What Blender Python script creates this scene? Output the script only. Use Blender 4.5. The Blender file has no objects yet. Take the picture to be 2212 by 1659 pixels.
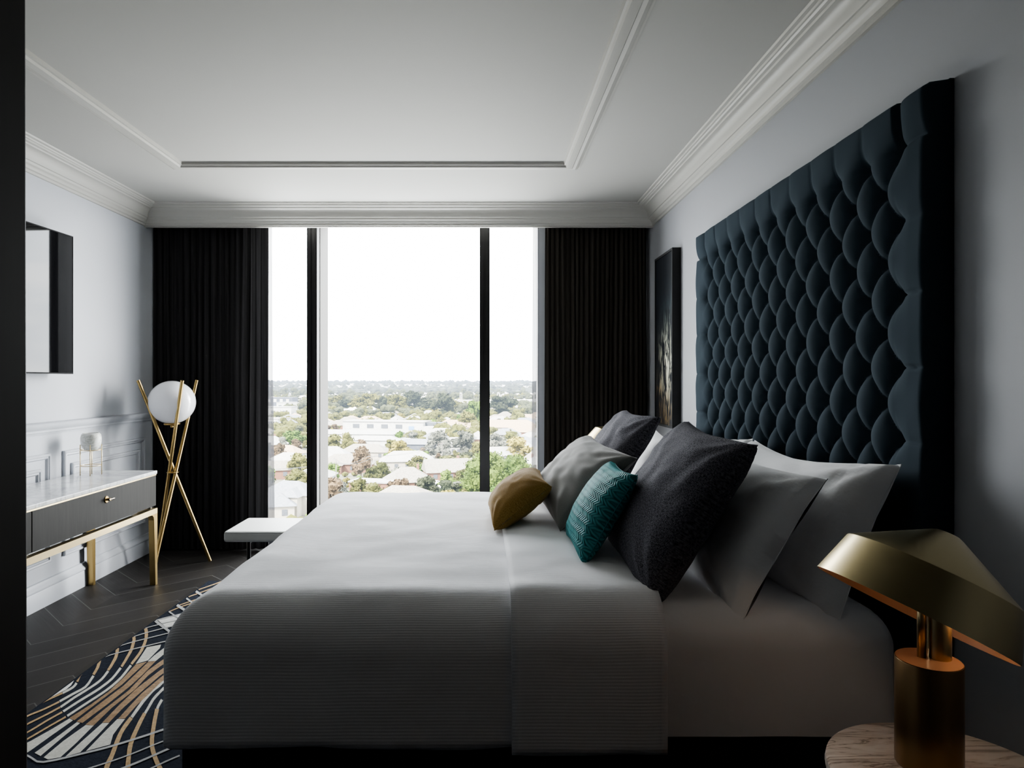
import bpy, bmesh, math, random
from mathutils import Vector, Matrix, noise
random.seed(7)
C = bpy.context.scene.collection
R_ = math.radians
PI = math.pi
H = 1.295           # eye height above the room floor
XL, XR = -2.525, 1.273   # left / right wall faces
ZC = 2.585          # ceiling
YW = 5.20           # inner face of window wall
YB = -1.2           # back wall
ZG = -28.7          # street level, the room is high up in a tower

# ------------------------------------------------------------------ materials
def M(name, col, rough=.5, metal=0., spec=.5, bump=None, build=None, sheen=0, trans=None):
    m = bpy.data.materials.new(name); m.use_nodes = True
    nt = m.node_tree; b = nt.nodes['Principled BSDF']
    b.inputs['Base Color'].default_value = (*col, 1)
    b.inputs['Roughness'].default_value = rough
    b.inputs['Metallic'].default_value = metal
    b.inputs['Specular IOR Level'].default_value = spec
    if sheen:
        b.inputs['Sheen Weight'].default_value = sheen
        b.inputs['Sheen Roughness'].default_value = .4
    if bump:
        sc, st, ds = bump
        n = N(nt, 'ShaderNodeTexNoise', Scale=sc, Detail=4.0)
        t = N(nt, 'ShaderNodeTexCoord'); nt.links.new(t.outputs['Object'], n.inputs['Vector'])
        bp = N(nt, 'ShaderNodeBump', Strength=st, Distance=ds)
        nt.links.new(n.outputs['Fac'], bp.inputs['Height']); nt.links.new(bp.outputs[0], b.inputs['Normal'])
    if build: build(nt, b)
    return m
def N(nt, kind, _op=None, **kw):
    n = nt.nodes.new(kind)
    if _op: n.operation = _op
    for k, v in kw.items():
        k2 = k.replace('_', ' ')
        if k2 in n.inputs: n.inputs[k2].default_value = v
    return n
def math_(nt, op, a, b=None, c=None):
    n = nt.nodes.new('ShaderNodeMath'); n.operation = op
    for i, v in enumerate((a, b, c)):
        if v is None: continue
        if isinstance(v, (int, float)): n.inputs[i].default_value = v
        else: nt.links.new(v, n.inputs[i])
    return n.outputs[0]
def ramp(nt, fac, stops, interp='LINEAR'):
    r = nt.nodes.new('ShaderNodeValToRGB'); nt.links.new(fac, r.inputs[0]); e = r.color_ramp.elements
    r.color_ramp.interpolation = interp
    while len(e) < len(stops): e.new(.5)
    for el, (p, c) in zip(e, stops): el.position = p; el.color = (*c, 1)
    return r.outputs[0]
def coords(nt, which='Object', scale=(1, 1, 1), rot=(0, 0, 0)):
    t = nt.nodes.new('ShaderNodeTexCoord'); mp = nt.nodes.new('ShaderNodeMapping')
    mp.inputs['Scale'].default_value = scale; mp.inputs['Rotation'].default_value = rot
    nt.links.new(t.outputs[which], mp.inputs[0]); return mp.outputs[0]
def noise_(nt, vec, scale, detail=4, rough=.5, dist=0):
    n = nt.nodes.new('ShaderNodeTexNoise'); nt.links.new(vec, n.inputs['Vector'])
    n.inputs['Scale'].default_value = scale; n.inputs['Detail'].default_value = detail
    n.inputs['Roughness'].default_value = rough; n.inputs['Distortion'].default_value = dist
    return n.outputs['Fac']
def bump_(nt, b, h, strength, dist):
    bp = nt.nodes.new('ShaderNodeBump'); bp.inputs['Strength'].default_value = strength; bp.inputs['Distance'].default_value = dist
    nt.links.new(h, bp.inputs['Height']); nt.links.new(bp.outputs[0], b.inputs['Normal'])

def floor_build(nt, b):
    v = coords(nt); s = nt.nodes.new('ShaderNodeSeparateXYZ'); nt.links.new(v, s.inputs[0])
    w = .415
    q = math_(nt, 'DIVIDE', math_(nt, 'ADD', s.outputs[0], 2.215 + 40 * w), w)
    a = math_(nt, 'MULTIPLY', math_(nt, 'PINGPONG', q, 1.0), w)
    u = math_(nt, 'DIVIDE', math_(nt, 'SUBTRACT', math_(nt, 'ADD', s.outputs[1], 20 - .06), a), .2525)
    fr = math_(nt, 'FRACT', u)
    line = math_(nt, 'LESS_THAN', math_(nt, 'PINGPONG', u, .5), .014)
    cell = nt.nodes.new('ShaderNodeCombineXYZ')
    nt.links.new(math_(nt, 'FLOOR', u), cell.inputs[0]); nt.links.new(math_(nt, 'FLOOR', q), cell.inputs[1])
    wn = nt.nodes.new('ShaderNodeTexWhiteNoise'); nt.links.new(cell.outputs[0], wn.inputs['Vector'])
    gv = nt.nodes.new('ShaderNodeCombineXYZ')
    nt.links.new(math_(nt, 'MULTIPLY', u, 9.0), gv.inputs[0]); nt.links.new(math_(nt, 'MULTIPLY', a, 2.2), gv.inputs[1]); nt.links.new(math_(nt, 'FLOOR', q), gv.inputs[2])
    g = noise_(nt, gv.outputs[0], 2.2, 6, .65)
    tone = math_(nt, 'ADD', math_(nt, 'MULTIPLY', wn.outputs['Value'], .35), math_(nt, 'MULTIPLY', g, .9))
    col = ramp(nt, tone, [(.2, (.015, .014, .0135)), (.6, (.028, .0255, .0245)), (1., (.045, .041, .04))])
    mx = nt.nodes.new('ShaderNodeMixRGB'); nt.links.new(line, mx.inputs[0]); nt.links.new(col, mx.inputs[1]); mx.inputs[2].default_value = (.11, .107, .104, 1)
    nt.links.new(mx.outputs[0], b.inputs['Base Color'])
    nt.links.new(math_(nt, 'ADD', math_(nt, 'MULTIPLY', g, .25), .38), b.inputs['Roughness'])
    bump_(nt, b, math_(nt, 'SUBTRACT', math_(nt, 'MULTIPLY', g, .3), line), .25, .002)

def marble_build(base, vein, vein2, scale, stretch, rot=0.5):
    def f(nt, b):
        v = coords(nt, scale=stretch, rot=(0, 0, rot))
        n1 = noise_(nt, v, scale, 8, .6, 1.2)
        vn = math_(nt, 'ABSOLUTE', math_(nt, 'SUBTRACT', n1, .5))
        c1 = ramp(nt, vn, [(0, vein), (.022, vein2), (.09, base), (1, base)])
        n2 = noise_(nt, v, scale * .5, 4, .5, .5)
        mx = nt.nodes.new('ShaderNodeMixRGB'); mx.blend_type = 'MULTIPLY'; mx.inputs[0].default_value = .6
        nt.links.new(c1, mx.inputs[1]); nt.links.new(ramp(nt, n2, [(.3, (.75, .75, .77)), (.55, (1, 1, 1))]), mx.inputs[2])
        nt.links.new(mx.outputs[0], b.inputs['Base Color'])
    return f
def wood_build(c1, c2, stretch):
    def f(nt, b):
        v = coords(nt, scale=stretch)
        n = noise_(nt, v, 6, 8, .65, .3)
        nt.links.new(ramp(nt, n, [(.3, c1), (.7, c2)]), b.inputs['Base Color'])
    return f
def rib_build(period, dark=.93):
    def f(nt, b):
        t = nt.nodes.new('ShaderNodeTexCoord'); s = nt.nodes.new('ShaderNodeSeparateXYZ'); nt.links.new(t.outputs['UV'], s.inputs[0])
        ln = math_(nt, 'SINE', math_(nt, 'MULTIPLY', s.outputs[1], 2 * PI / period))
        v = coords(nt); fn = noise_(nt, v, 260, 2); lf = noise_(nt, v, 5, 3)
        h = math_(nt, 'ADD', math_(nt, 'MULTIPLY', ln, .5), math_(nt, 'MULTIPLY', fn, .35))
        bp1 = nt.nodes.new('ShaderNodeBump'); bp1.inputs['Strength'].default_value = .22; bp1.inputs['Distance'].default_value = .0016
        nt.links.new(h, bp1.inputs['Height'])
        bp2 = nt.nodes.new('ShaderNodeBump'); bp2.inputs['Strength'].default_value = .25; bp2.inputs['Distance'].default_value = .02
        nt.links.new(lf, bp2.inputs['Height']); nt.links.new(bp1.outputs[0], bp2.inputs['Normal']); nt.links.new(bp2.outputs[0], b.inputs['Normal'])
    return f
def weave_build(c1, c2, scale, strength=.5, fleck=.5):
    def f(nt, b):
        v = coords(nt, 'UV'); n = noise_(nt, coords(nt, 'UV', (1, 3.5, 1)), scale, 3, .7); n2 = noise_(nt, coords(nt, 'UV', (3.5, 1, 1)), scale, 3, .7)
        h = math_(nt, 'MULTIPLY', math_(nt, 'ADD', n, n2), .5)
        nt.links.new(ramp(nt, h, [(.5 - .16 * fleck, c1), (.5 + .16 * fleck, c2)]), b.inputs['Base Color'])
        bump_(nt, b, h, strength, .002)
    return f
def herring_build(nt, b):
    t = nt.nodes.new('ShaderNodeTexCoord'); s = nt.nodes.new('ShaderNodeSeparateXYZ'); nt.links.new(t.outputs['UV'], s.inputs[0])
    P = .018
    z = math_(nt, 'MULTIPLY', math_(nt, 'PINGPONG', s.outputs[1], P), 1.0)
    w = math_(nt, 'ADD', s.outputs[0], z)
    st = math_(nt, 'SINE', math_(nt, 'MULTIPLY', w, 2 * PI / .0125))
    ed = math_(nt, 'SINE', math_(nt, 'MULTIPLY', s.outputs[1], PI / P)); ed = math_(nt, 'MULTIPLY', math_(nt, 'ABSOLUTE', ed), .7)
    h = math_(nt, 'ADD', math_(nt, 'MULTIPLY', st, .6), ed)
    nt.links.new(ramp(nt, math_(nt, 'ADD', math_(nt, 'MULTIPLY', h, .45), .35), [(0, (.014, .09, .10)), (.5, (.042, .26, .27)), (1, (.085, .38, .39))]), b.inputs['Base Color'])
    bump_(nt, b, h, .9, .0035)
def brush_build(nt, b):
    v = coords(nt, scale=(1, 1, 90)); n = noise_(nt, v, 8, 3)
    nt.links.new(math_(nt, 'ADD', math_(nt, 'MULTIPLY', n, .08), .27), b.inputs['Roughness'])
def painting_build(nt, b):
    # local coords: y 0 (far) .. 0.44 (near), z 0 .. 1.15
    t = nt.nodes.new('ShaderNodeTexCoord'); s = nt.nodes.new('ShaderNodeSeparateXYZ'); nt.links.new(t.outputs['Object'], s.inputs[0])
    u = math_(nt, 'DIVIDE', s.outputs[1], -.44); v = math_(nt, 'DIVIDE', s.outputs[2], 1.15)
    vec = coords(nt, scale=(1, 7, 2.2), rot=(.25, 0, 0))
    n = noise_(nt, vec, 3.2, 8, .62, 1.5)
    def blob(cu, cv, su, sv):
        a = math_(nt, 'POWER', math_(nt, 'DIVIDE', math_(nt, 'SUBTRACT', u, cu), su), 2.0)
        c = math_(nt, 'POWER', math_(nt, 'DIVIDE', math_(nt, 'SUBTRACT', v, cv), sv), 2.0)
        return math_(nt, 'POWER', 2.718, math_(nt, 'MULTIPLY', math_(nt, 'ADD', a, c), -1.0))
    cream = math_(nt, 'MULTIPLY', blob(.74, .36, .38, .17), ramp(nt, n, [(.47, (0, 0, 0)), (.57, (1, 1, 1))]))
    gold = math_(nt, 'MULTIPLY', blob(.62, .17, .45, .2), ramp(nt, n, [(.48, (0, 0, 0)), (.78, (1, 1, 1))]))
    teal = math_(nt, 'MULTIPLY', blob(.75, .52, .5, .25), ramp(nt, n, [(.42, (0, 0, 0)), (.8, (1, 1, 1))]))
    def lay(prev, fac, c):
        mx = nt.nodes.new('ShaderNodeMixRGB'); nt.links.new(fac, mx.inputs[0])
        if isinstance(prev, tuple): mx.inputs[1].default_value = (*prev, 1)
        else: nt.links.new(prev, mx.inputs[1])
        mx.inputs[2].default_value = (*c, 1); return mx.outputs[0]
    c = lay((.006, .008, .012), teal, (.03, .075, .10)); c = lay(c, gold, (.62, .37, .11)); c = lay(c, cream, (1, 1, .78))
    nt.links.new(c, b.inputs['Base Color'])
def pile_build(c1, c2, sc=60):
    def f(nt, b):
        n = noise_(nt, coords(nt), sc, 5, .7); nt.links.new(ramp(nt, n, [(.3, c1), (.7, c2)]), b.inputs['Base Color']); bump_(nt, b, n, .5, .006)
    return f

MAT = dict(
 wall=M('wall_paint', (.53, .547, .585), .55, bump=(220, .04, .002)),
 wall_r=M('wall_paint_shaded', (.42, .428, .45), .6, bump=(220, .04, .002)),  # wall paint darkened for the right wall, its dimmer light put into the colour
 wall_back=M('dark_wall_paint', (.035, .033, .03), .7, bump=(200, .05, .002)),
 ceil=M('ceiling_paint', (.43, .425, .40), .7, bump=(150, .03, .002)),
 trim=M('trim_paint', (.49, .48, .445), .45, bump=(150, .02, .001)),
 trimw=M('panel_paint', (.53, .547, .585), .4, bump=(150, .02, .001)),
 floor=M('dark_chevron_wood', (.02, .02, .02), .45, spec=.22, build=floor_build),
 jamb=M('dark_timber', (.012, .009, .007), .6, build=wood_build((.009, .007, .005), (.016, .012, .009), (8, 8, .6))),
 black=M('black_aluminium', (.012, .012, .013), .4, bump=(90, .03, .001)),
 light_metal=M('grey_white_aluminium', (.028, .0285, .030), .6, bump=(90, .02, .001)),
 beige_metal=M('beige_aluminium', (.016, .0135, .0098), .7, bump=(90, .02, .001)),
 curtain=None, curtain2=None,
 sheer=None,
 headboard=M('midnight_blue_velvet', (.037, .055, .070), .9, spec=.15, sheen=.0, bump=(900, .25, .0008)),
 duvet=M('white_ribbed_cotton', (.83, .83, .85), .8, spec=.2, build=rib_build(.0092)),
 sheet=M('white_cotton_sheet', (.88, .88, .90), .75, spec=.2, sheen=.3, bump=(9, .25, .02)),
 pillow=M('white_cotton_pillowcase', (.92, .92, .935), .75, spec=.2, sheen=.5, bump=(14, .35, .012)),
 base=M('charcoal_base_cloth', (.018, .018, .018), .85, bump=(300, .3, .001)),
 charcoal=M('charcoal_fleck_weave', (.03, .03, .035), .9, spec=.15, build=weave_build((.02, .02, .024), (.19, .185, .215), 125, .6)),
 grey=M('grey_velvet', (.17, .165, .155), .8, spec=.2, sheen=.3, build=weave_build((.18, .174, .162), (.235, .23, .218), 260, .25)),
 ochre=M('ochre_weave', (.2, .12, .03), .85, spec=.2, sheen=.1, build=weave_build((.22, .125, .03), (.42, .265, .085), 240, .5)),
 teal=M('teal_herringbone', (.02, .15, .17), .7, spec=.25, build=herring_build),
 brass=M('brushed_brass', (.48, .345, .15), .33, 1., build=brush_build),
 brass_p=M('pale_brass', (.74, .60, .36), .38, 1., build=brush_build),
 bronze=M('dark_bronze_brass', (.27, .175, .085), .36, 1., build=brush_build),
 brass_l=M('lamp_brass', (.46, .385, .225), .34, 1., build=brush_build),
 copper=M('copper_lining', (.27, .15, .092), .5, .3, build=brush_build),
 chrome=M('dark_polished_metal', (.30, .27, .24), .15, 1., bump=(50, .02, .001)),
 opal=M('opal_glass', (.82, .82, .84), .12, bump=(6, .01, .001)),
 console_wood=M('smoked_oak', (.06, .055, .05), .55, spec=.2, build=wood_build((.012, .011, .0098), (.025, .0228, .0205), (7, 7, .5))),
 marble=M('white_marble', (.8, .8, .8), .14, build=marble_build((.80, .80, .81), (.48, .49, .51), (.68, .69, .70), 2.6, (1, 2.2, 1))),
 alab=M('speckled_alabaster', (.7, .7, .65), .4, build=marble_build((.88, .88, .85), (.55, .56, .50), (.77, .77, .72), 14, (1, 1, 1))),
 table=M('warm_veined_marble', (.7, .63, .55), .3, build=marble_build((.85, .77, .69), (.30, .22, .16), (.70, .60, .51), 5.5, (.5, 4.5, 1), -.55)),
 leather=M('pale_grey_leather', (.74, .75, .72), .5, bump=(120, .2, .001)),
 tv=M('black_tv_bezel', (.006, .006, .007), .6, spec=.2, bump=(80, .02, .001)),
 screen=M('glossy_dark_screen', (.006, .006, .007), .03, spec=.3, bump=(2, .002, .001)),
 frame=M('black_frame', (.007, .007, .008), .55, bump=(100, .05, .001)),
 paint=M('abstract_paint', (.01, .01, .01), .4, build=painting_build),
 navy=M('navy_pile', (.012, .016, .026), .95, spec=.1, build=pile_build((.009, .012, .02), (.02, .025, .038))),
 cream=M('cream_pile', (.5, .49, .44), .9, spec=.1, build=pile_build((.44, .43, .39), (.58, .57, .52))),
 gold=M('gold_pile', (.22, .13, .06), .6, spec=.4, build=pile_build((.15, .085, .035), (.34, .215, .11), 45)),
 tan=M('tan_pile', (.42, .29, .15), .8, spec=.2, build=pile_build((.34, .22, .11), (.5, .36, .2))),
 white=M('white_pile', (.68, .67, .64), .9, spec=.1, build=pile_build((.6, .59, .56), (.75, .74, .71))),
 greyp=M('silver_pile', (.36, .36, .36), .8, spec=.2, build=pile_build((.3, .3, .3), (.44, .44, .43))),
)
_p = MAT['opal'].node_tree.nodes['Principled BSDF']; _p.inputs['Subsurface Weight'].default_value = 1; _p.inputs['Subsurface Scale'].default_value = .12; _p.inputs['Subsurface Radius'].default_value = (1, 1, 1)
def sheer_mat():
    m = bpy.data.materials.new('sheer_voile'); m.use_nodes = True; nt = m.node_tree; nt.nodes.clear()
    o = nt.nodes.new('ShaderNodeOutputMaterial'); d = nt.nodes.new('ShaderNodeBsdfDiffuse'); t = nt.nodes.new('ShaderNodeBsdfTransparent')
    tr = nt.nodes.new('ShaderNodeBsdfTranslucent'); a = nt.nodes.new('ShaderNodeAddShader'); mx = nt.nodes.new('ShaderNodeMixShader')
    d.inputs[0].default_value = (.05, .05, .055, 1); tr.inputs[0].default_value = (.05, .05, .055, 1)
    nt.links.new(d.outputs[0], a.inputs[0]); nt.links.new(tr.outputs[0], a.inputs[1])
    n = noise_(nt, coords(nt, scale=(300, 300, 2)), 1, 2)
    nt.links.new(math_(nt, 'ADD', math_(nt, 'MULTIPLY', n, .25), .0), mx.inputs[0])
    nt.links.new(a.outputs[0], mx.inputs[1]); nt.links.new(t.outputs[0], mx.inputs[2]); nt.links.new(mx.outputs[0], o.inputs[0])
    return m
MAT['sheer'] = sheer_mat()
def cloth_mat(name, c, t):
    m = bpy.data.materials.new(name); m.use_nodes = True; nt = m.node_tree; nt.nodes.clear()
    o = nt.nodes.new('ShaderNodeOutputMaterial'); d = nt.nodes.new('ShaderNodeBsdfDiffuse'); tr = nt.nodes.new('ShaderNodeBsdfTranslucent'); a = nt.nodes.new('ShaderNodeAddShader')
    n = noise_(nt, coords(nt, scale=(60, 60, .6)), 1, 3)
    nt.links.new(ramp(nt, n, [(.3, tuple(x * .7 for x in c)), (.7, tuple(x * 1.3 for x in c))]), d.inputs[0])
    nt.links.new(ramp(nt, n, [(.3, tuple(x * .5 for x in t)), (.7, tuple(x * 1.5 for x in t))]), tr.inputs[0])
    nt.links.new(d.outputs[0], a.inputs[0]); nt.links.new(tr.outputs[0], a.inputs[1]); nt.links.new(a.outputs[0], o.inputs[0])
    return m
MAT['curtain'] = cloth_mat('charcoal_curtain_cloth', (.026, .025, .026), (.005, .0048, .005))
MAT['curtain2'] = cloth_mat('brown_grey_curtain_cloth', (.04, .036, .032), (.012, .0104, .009))
def glass_mat():
    m = bpy.data.materials.new('clear_window_glass'); m.use_nodes = True; nt = m.node_tree; nt.nodes.clear()
    o = nt.nodes.new('ShaderNodeOutputMaterial'); g = nt.nodes.new('ShaderNodeBsdfGlossy'); t = nt.nodes.new('ShaderNodeBsdfTransparent')
    g.inputs['Roughness'].default_value = .0; t.inputs[0].default_value = (.95, .965, .96, 1)
    f = nt.nodes.new('ShaderNodeFresnel'); f.inputs[0].default_value = 1.3; mx = nt.nodes.new('ShaderNodeMixShader')
    nt.links.new(f.outputs[0], mx.inputs[0]); nt.links.new(t.outputs[0], mx.inputs[1]); nt.links.new(g.outputs[0], mx.inputs[2]); nt.links.new(mx.outputs[0], o.inputs[0])
    return m
MAT['glass'] = glass_mat()
def out_mat(name, c1, c2, scale=3., rnd=0., rough=.9):
    """outdoor surface: noise colour, aerial haze growing with distance from the tower"""
    m = bpy.data.materials.new(name); m.use_nodes = True; nt = m.node_tree; b = nt.nodes['Principled BSDF']; o = nt.nodes['Material Output']
    b.inputs['Roughness'].default_value = rough; b.inputs['Specular IOR Level'].default_value = .1
    n = noise_(nt, coords(nt), scale, 5, .65)
    if rnd:
        oi = nt.nodes.new('ShaderNodeObjectInfo')
        n = math_(nt, 'ADD', math_(nt, 'MULTIPLY', n, 1 - rnd), math_(nt, 'MULTIPLY', oi.outputs['Random'], rnd))
    nt.links.new(ramp(nt, n, [(.3, c1), (.7, c2)]), b.inputs['Base Color'])
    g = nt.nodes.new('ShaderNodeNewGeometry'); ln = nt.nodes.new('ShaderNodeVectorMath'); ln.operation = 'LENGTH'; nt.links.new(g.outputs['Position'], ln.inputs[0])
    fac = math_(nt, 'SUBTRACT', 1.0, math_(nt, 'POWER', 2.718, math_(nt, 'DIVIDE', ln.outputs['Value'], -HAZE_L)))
    e = nt.nodes.new('ShaderNodeEmission'); e.inputs[0].default_value = (.72, .84, 1.0, 1); e.inputs[1].default_value = HAZE_E  # haze painted into the surface as a pale blue glow
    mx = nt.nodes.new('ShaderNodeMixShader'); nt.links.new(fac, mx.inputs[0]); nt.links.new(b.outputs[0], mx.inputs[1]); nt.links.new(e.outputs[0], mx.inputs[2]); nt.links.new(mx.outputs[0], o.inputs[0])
    return m
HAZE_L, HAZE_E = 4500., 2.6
SKY = 25.
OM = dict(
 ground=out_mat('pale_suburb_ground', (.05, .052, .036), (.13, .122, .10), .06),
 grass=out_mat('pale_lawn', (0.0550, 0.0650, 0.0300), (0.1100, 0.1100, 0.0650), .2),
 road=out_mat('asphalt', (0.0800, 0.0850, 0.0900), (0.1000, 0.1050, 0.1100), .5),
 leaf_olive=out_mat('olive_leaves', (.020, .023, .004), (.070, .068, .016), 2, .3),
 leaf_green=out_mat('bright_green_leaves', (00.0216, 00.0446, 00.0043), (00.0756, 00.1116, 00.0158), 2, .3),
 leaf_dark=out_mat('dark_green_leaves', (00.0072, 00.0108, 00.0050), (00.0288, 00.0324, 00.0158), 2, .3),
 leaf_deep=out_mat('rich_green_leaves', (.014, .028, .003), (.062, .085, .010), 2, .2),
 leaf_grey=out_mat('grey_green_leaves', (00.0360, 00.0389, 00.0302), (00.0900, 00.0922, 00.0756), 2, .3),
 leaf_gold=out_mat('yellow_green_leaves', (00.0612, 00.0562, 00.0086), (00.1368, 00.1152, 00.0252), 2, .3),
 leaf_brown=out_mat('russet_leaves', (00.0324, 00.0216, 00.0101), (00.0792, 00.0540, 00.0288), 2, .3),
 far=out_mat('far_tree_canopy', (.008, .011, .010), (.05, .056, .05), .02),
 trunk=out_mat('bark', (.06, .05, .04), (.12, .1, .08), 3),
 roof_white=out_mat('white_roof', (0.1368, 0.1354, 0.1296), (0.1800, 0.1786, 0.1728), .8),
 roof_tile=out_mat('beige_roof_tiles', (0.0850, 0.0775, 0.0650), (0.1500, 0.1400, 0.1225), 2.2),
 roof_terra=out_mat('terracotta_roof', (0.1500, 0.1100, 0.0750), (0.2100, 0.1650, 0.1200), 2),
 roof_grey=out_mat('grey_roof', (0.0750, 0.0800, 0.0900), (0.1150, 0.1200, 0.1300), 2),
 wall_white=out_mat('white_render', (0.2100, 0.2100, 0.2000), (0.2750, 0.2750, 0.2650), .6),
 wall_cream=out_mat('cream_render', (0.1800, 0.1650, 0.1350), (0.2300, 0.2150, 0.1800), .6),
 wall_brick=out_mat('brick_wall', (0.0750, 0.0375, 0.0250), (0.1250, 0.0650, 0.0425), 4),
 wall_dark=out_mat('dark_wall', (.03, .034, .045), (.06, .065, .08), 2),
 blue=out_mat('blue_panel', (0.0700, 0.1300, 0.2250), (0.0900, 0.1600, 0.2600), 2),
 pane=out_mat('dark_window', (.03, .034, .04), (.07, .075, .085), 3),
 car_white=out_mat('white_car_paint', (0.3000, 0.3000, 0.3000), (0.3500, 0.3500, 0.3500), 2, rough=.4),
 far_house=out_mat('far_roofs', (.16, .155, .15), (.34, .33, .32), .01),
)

# ------------------------------------------------------------------ mesh helpers
def link(name, me, mat=None, parent=None, smooth=False):
    o = bpy.data.objects.new(name, me); C.objects.link(o)
    if mat is not None:
        for m in (mat if isinstance(mat, list) else [mat]): me.materials.append(m)
    if smooth:
        for p in me.polygons: p.use_smooth = True
    if parent is not None: o.parent = parent
    return o
def obj(name, bm, mat=None, parent=None, smooth=False, bevel=0, auto=None):
    bmesh.ops.recalc_face_normals(bm, faces=bm.faces)
    me = bpy.data.meshes.new(name); bm.to_mesh(me); bm.free()
    o = link(name, me, mat, parent, smooth)
    if bevel:
        md = o.modifiers.new('bevel', 'BEVEL'); md.width = bevel; md.segments = 3; md.limit_method = 'ANGLE'; md.angle_limit = .6
    if auto is not None:
        for p in me.polygons: p.use_smooth = True
        md = o.modifiers.new('split', 'EDGE_SPLIT'); md.split_angle = auto
    return o
def tag(o, label, cat=None, group=None, kind=None):
    o['label'] = label
    if cat: o['category'] = cat
    if group: o['group'] = group
    if kind: o['kind'] = kind
    return o
def thing(name, label, cat, loc=(0, 0, 0), rz=0, group=None, kind=None):
    o = bpy.data.objects.new(name, None); C.objects.link(o); o.empty_display_size = .1
    o.location = loc; o.rotation_euler = (0, 0, rz)
    return tag(o, label, cat, group, kind)
def box(bm, x0, x1, y0, y1, z0, z1):
    v = [bm.verts.new((x, y, z)) for x in (x0, x1) for y in (y0, y1) for z in (z0, z1)]
    for f in ((0, 1, 3, 2), (4, 6, 7, 5), (0, 4, 5, 1), (2, 3, 7, 6), (0, 2, 6, 4), (1, 5, 7, 3)): bm.faces.new([v[i] for i in f])
    return bm
def BX(*a): return box(bmesh.new(), *a)
def tube(bm, pts, r, n=16, r2=None, caps=True):
    pts = [Vector(p) for p in pts]; rings = []
    for i, p in enumerate(pts):
        d = (pts[min(i + 1, len(pts) - 1)] - pts[max(0, i - 1)]).normalized()
        a = d.orthogonal().normalized() if i == 0 else (a - d * a.dot(d)).normalized()
        b = d.cross(a); rr = r if r2 is None else r + (r2 - r) * i / (len(pts) - 1)
        rings.append([bm.verts.new(p + rr * (math.cos(2 * PI * k / n) * a + math.sin(2 * PI * k / n) * b)) for k in range(n)])
    for s, t in zip(rings, rings[1:]):
        for k in range(n): bm.faces.new((s[k], s[(k + 1) % n], t[(k + 1) % n], t[k]))
    if caps: bm.faces.new(rings[0][::-1]); bm.faces.new(rings[-1])
    return bm
def lathe(bm, prof, n=48, c=(0, 0, 0), mat=None, closed=False):
    """prof: list of (r, z); mat: optional Matrix"""
    rings = []
    for r, z in prof:
        ring = []
        for k in range(n if r > 1e-6 else 1):
            p = Vector((r * math.cos(2 * PI * k / n), r * math.sin(2 * PI * k / n), z))
            if mat is not None: p = mat @ p
            ring.append(bm.verts.new(p + Vector(c)))
        rings.append(ring)
    for s, t in zip(rings, rings[1:]):
        for k in range(n):
            q = [s[k % len(s)], s[(k + 1) % len(s)], t[(k + 1) % len(t)], t[k % len(t)]]
            u = []
            for e in q:
                if e not in u: u.append(e)
            if len(u) > 2: bm.faces.new(u)
    return bm
def sweep_rect(bm, corner_fn, prof):
    """corner_fn(profile point) -> list of corner positions of a mitred loop"""
    loops = [[bm.verts.new(p) for p in corner_fn(*q)] for q in prof]
    n = len(loops[0])
    for s, t in zip(loops, loops[1:]):
        for k in range(n): bm.faces.new((s[k], s[(k + 1) % n], t[(k + 1) % n], t[k]))
    return bm
def dup(o, parent=None):
    c = o.copy(); C.objects.link(c); c.parent = parent
    for ch in list(o.children): dup(ch, c)
    return c
def fbm(p, s): return noise.noise(Vector(p) * s)

# ------------------------------------------------------------------ room shell
def struct(name, bm, mat, label, cat, **k):
    return tag(obj(name, bm, mat, **k), label, cat, kind='structure')
struct('floor', BX(XL - .1, XR + .1, YB - .1, YW + .4, -.1, 0), MAT['floor'], 'dark charcoal timber floor laid in a chevron pattern', 'floor')
struct('ceiling', BX(XL - .1, XR + .1, YB - .1, YW + .4, ZC, ZC + .1), MAT['ceil'], 'plain off-white plaster ceiling with a raised rectangular moulding', 'ceiling')
struct('wall_left', BX(XL - .1, XL, YB - .1, YW + .4, -.1, ZC + .1), MAT['wall'], 'pale blue-grey panelled wall behind the console and television', 'wall')
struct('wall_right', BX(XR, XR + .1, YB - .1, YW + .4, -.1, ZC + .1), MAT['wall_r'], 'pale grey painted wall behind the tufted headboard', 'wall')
struct('wall_back', BX(XL, XR, YB - .1, YB, 0, ZC), MAT['wall_back'], 'dark wall behind the camera position', 'wall')
# window wall: solid at both sides of the opening and under it
OX0, OX1 = -1.80, .43
bm = bmesh.new(); box(bm, XL, OX0, YW, YW + .38, 0, ZC); box(bm, OX1, XR, YW, YW + .14, 0, ZC); box(bm, OX0, OX1, YW + .05, YW + .14, 0, .09)
struct('wall_far', bm, MAT['wall'], 'white window wall beside the tall glazing', 'wall')
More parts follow.
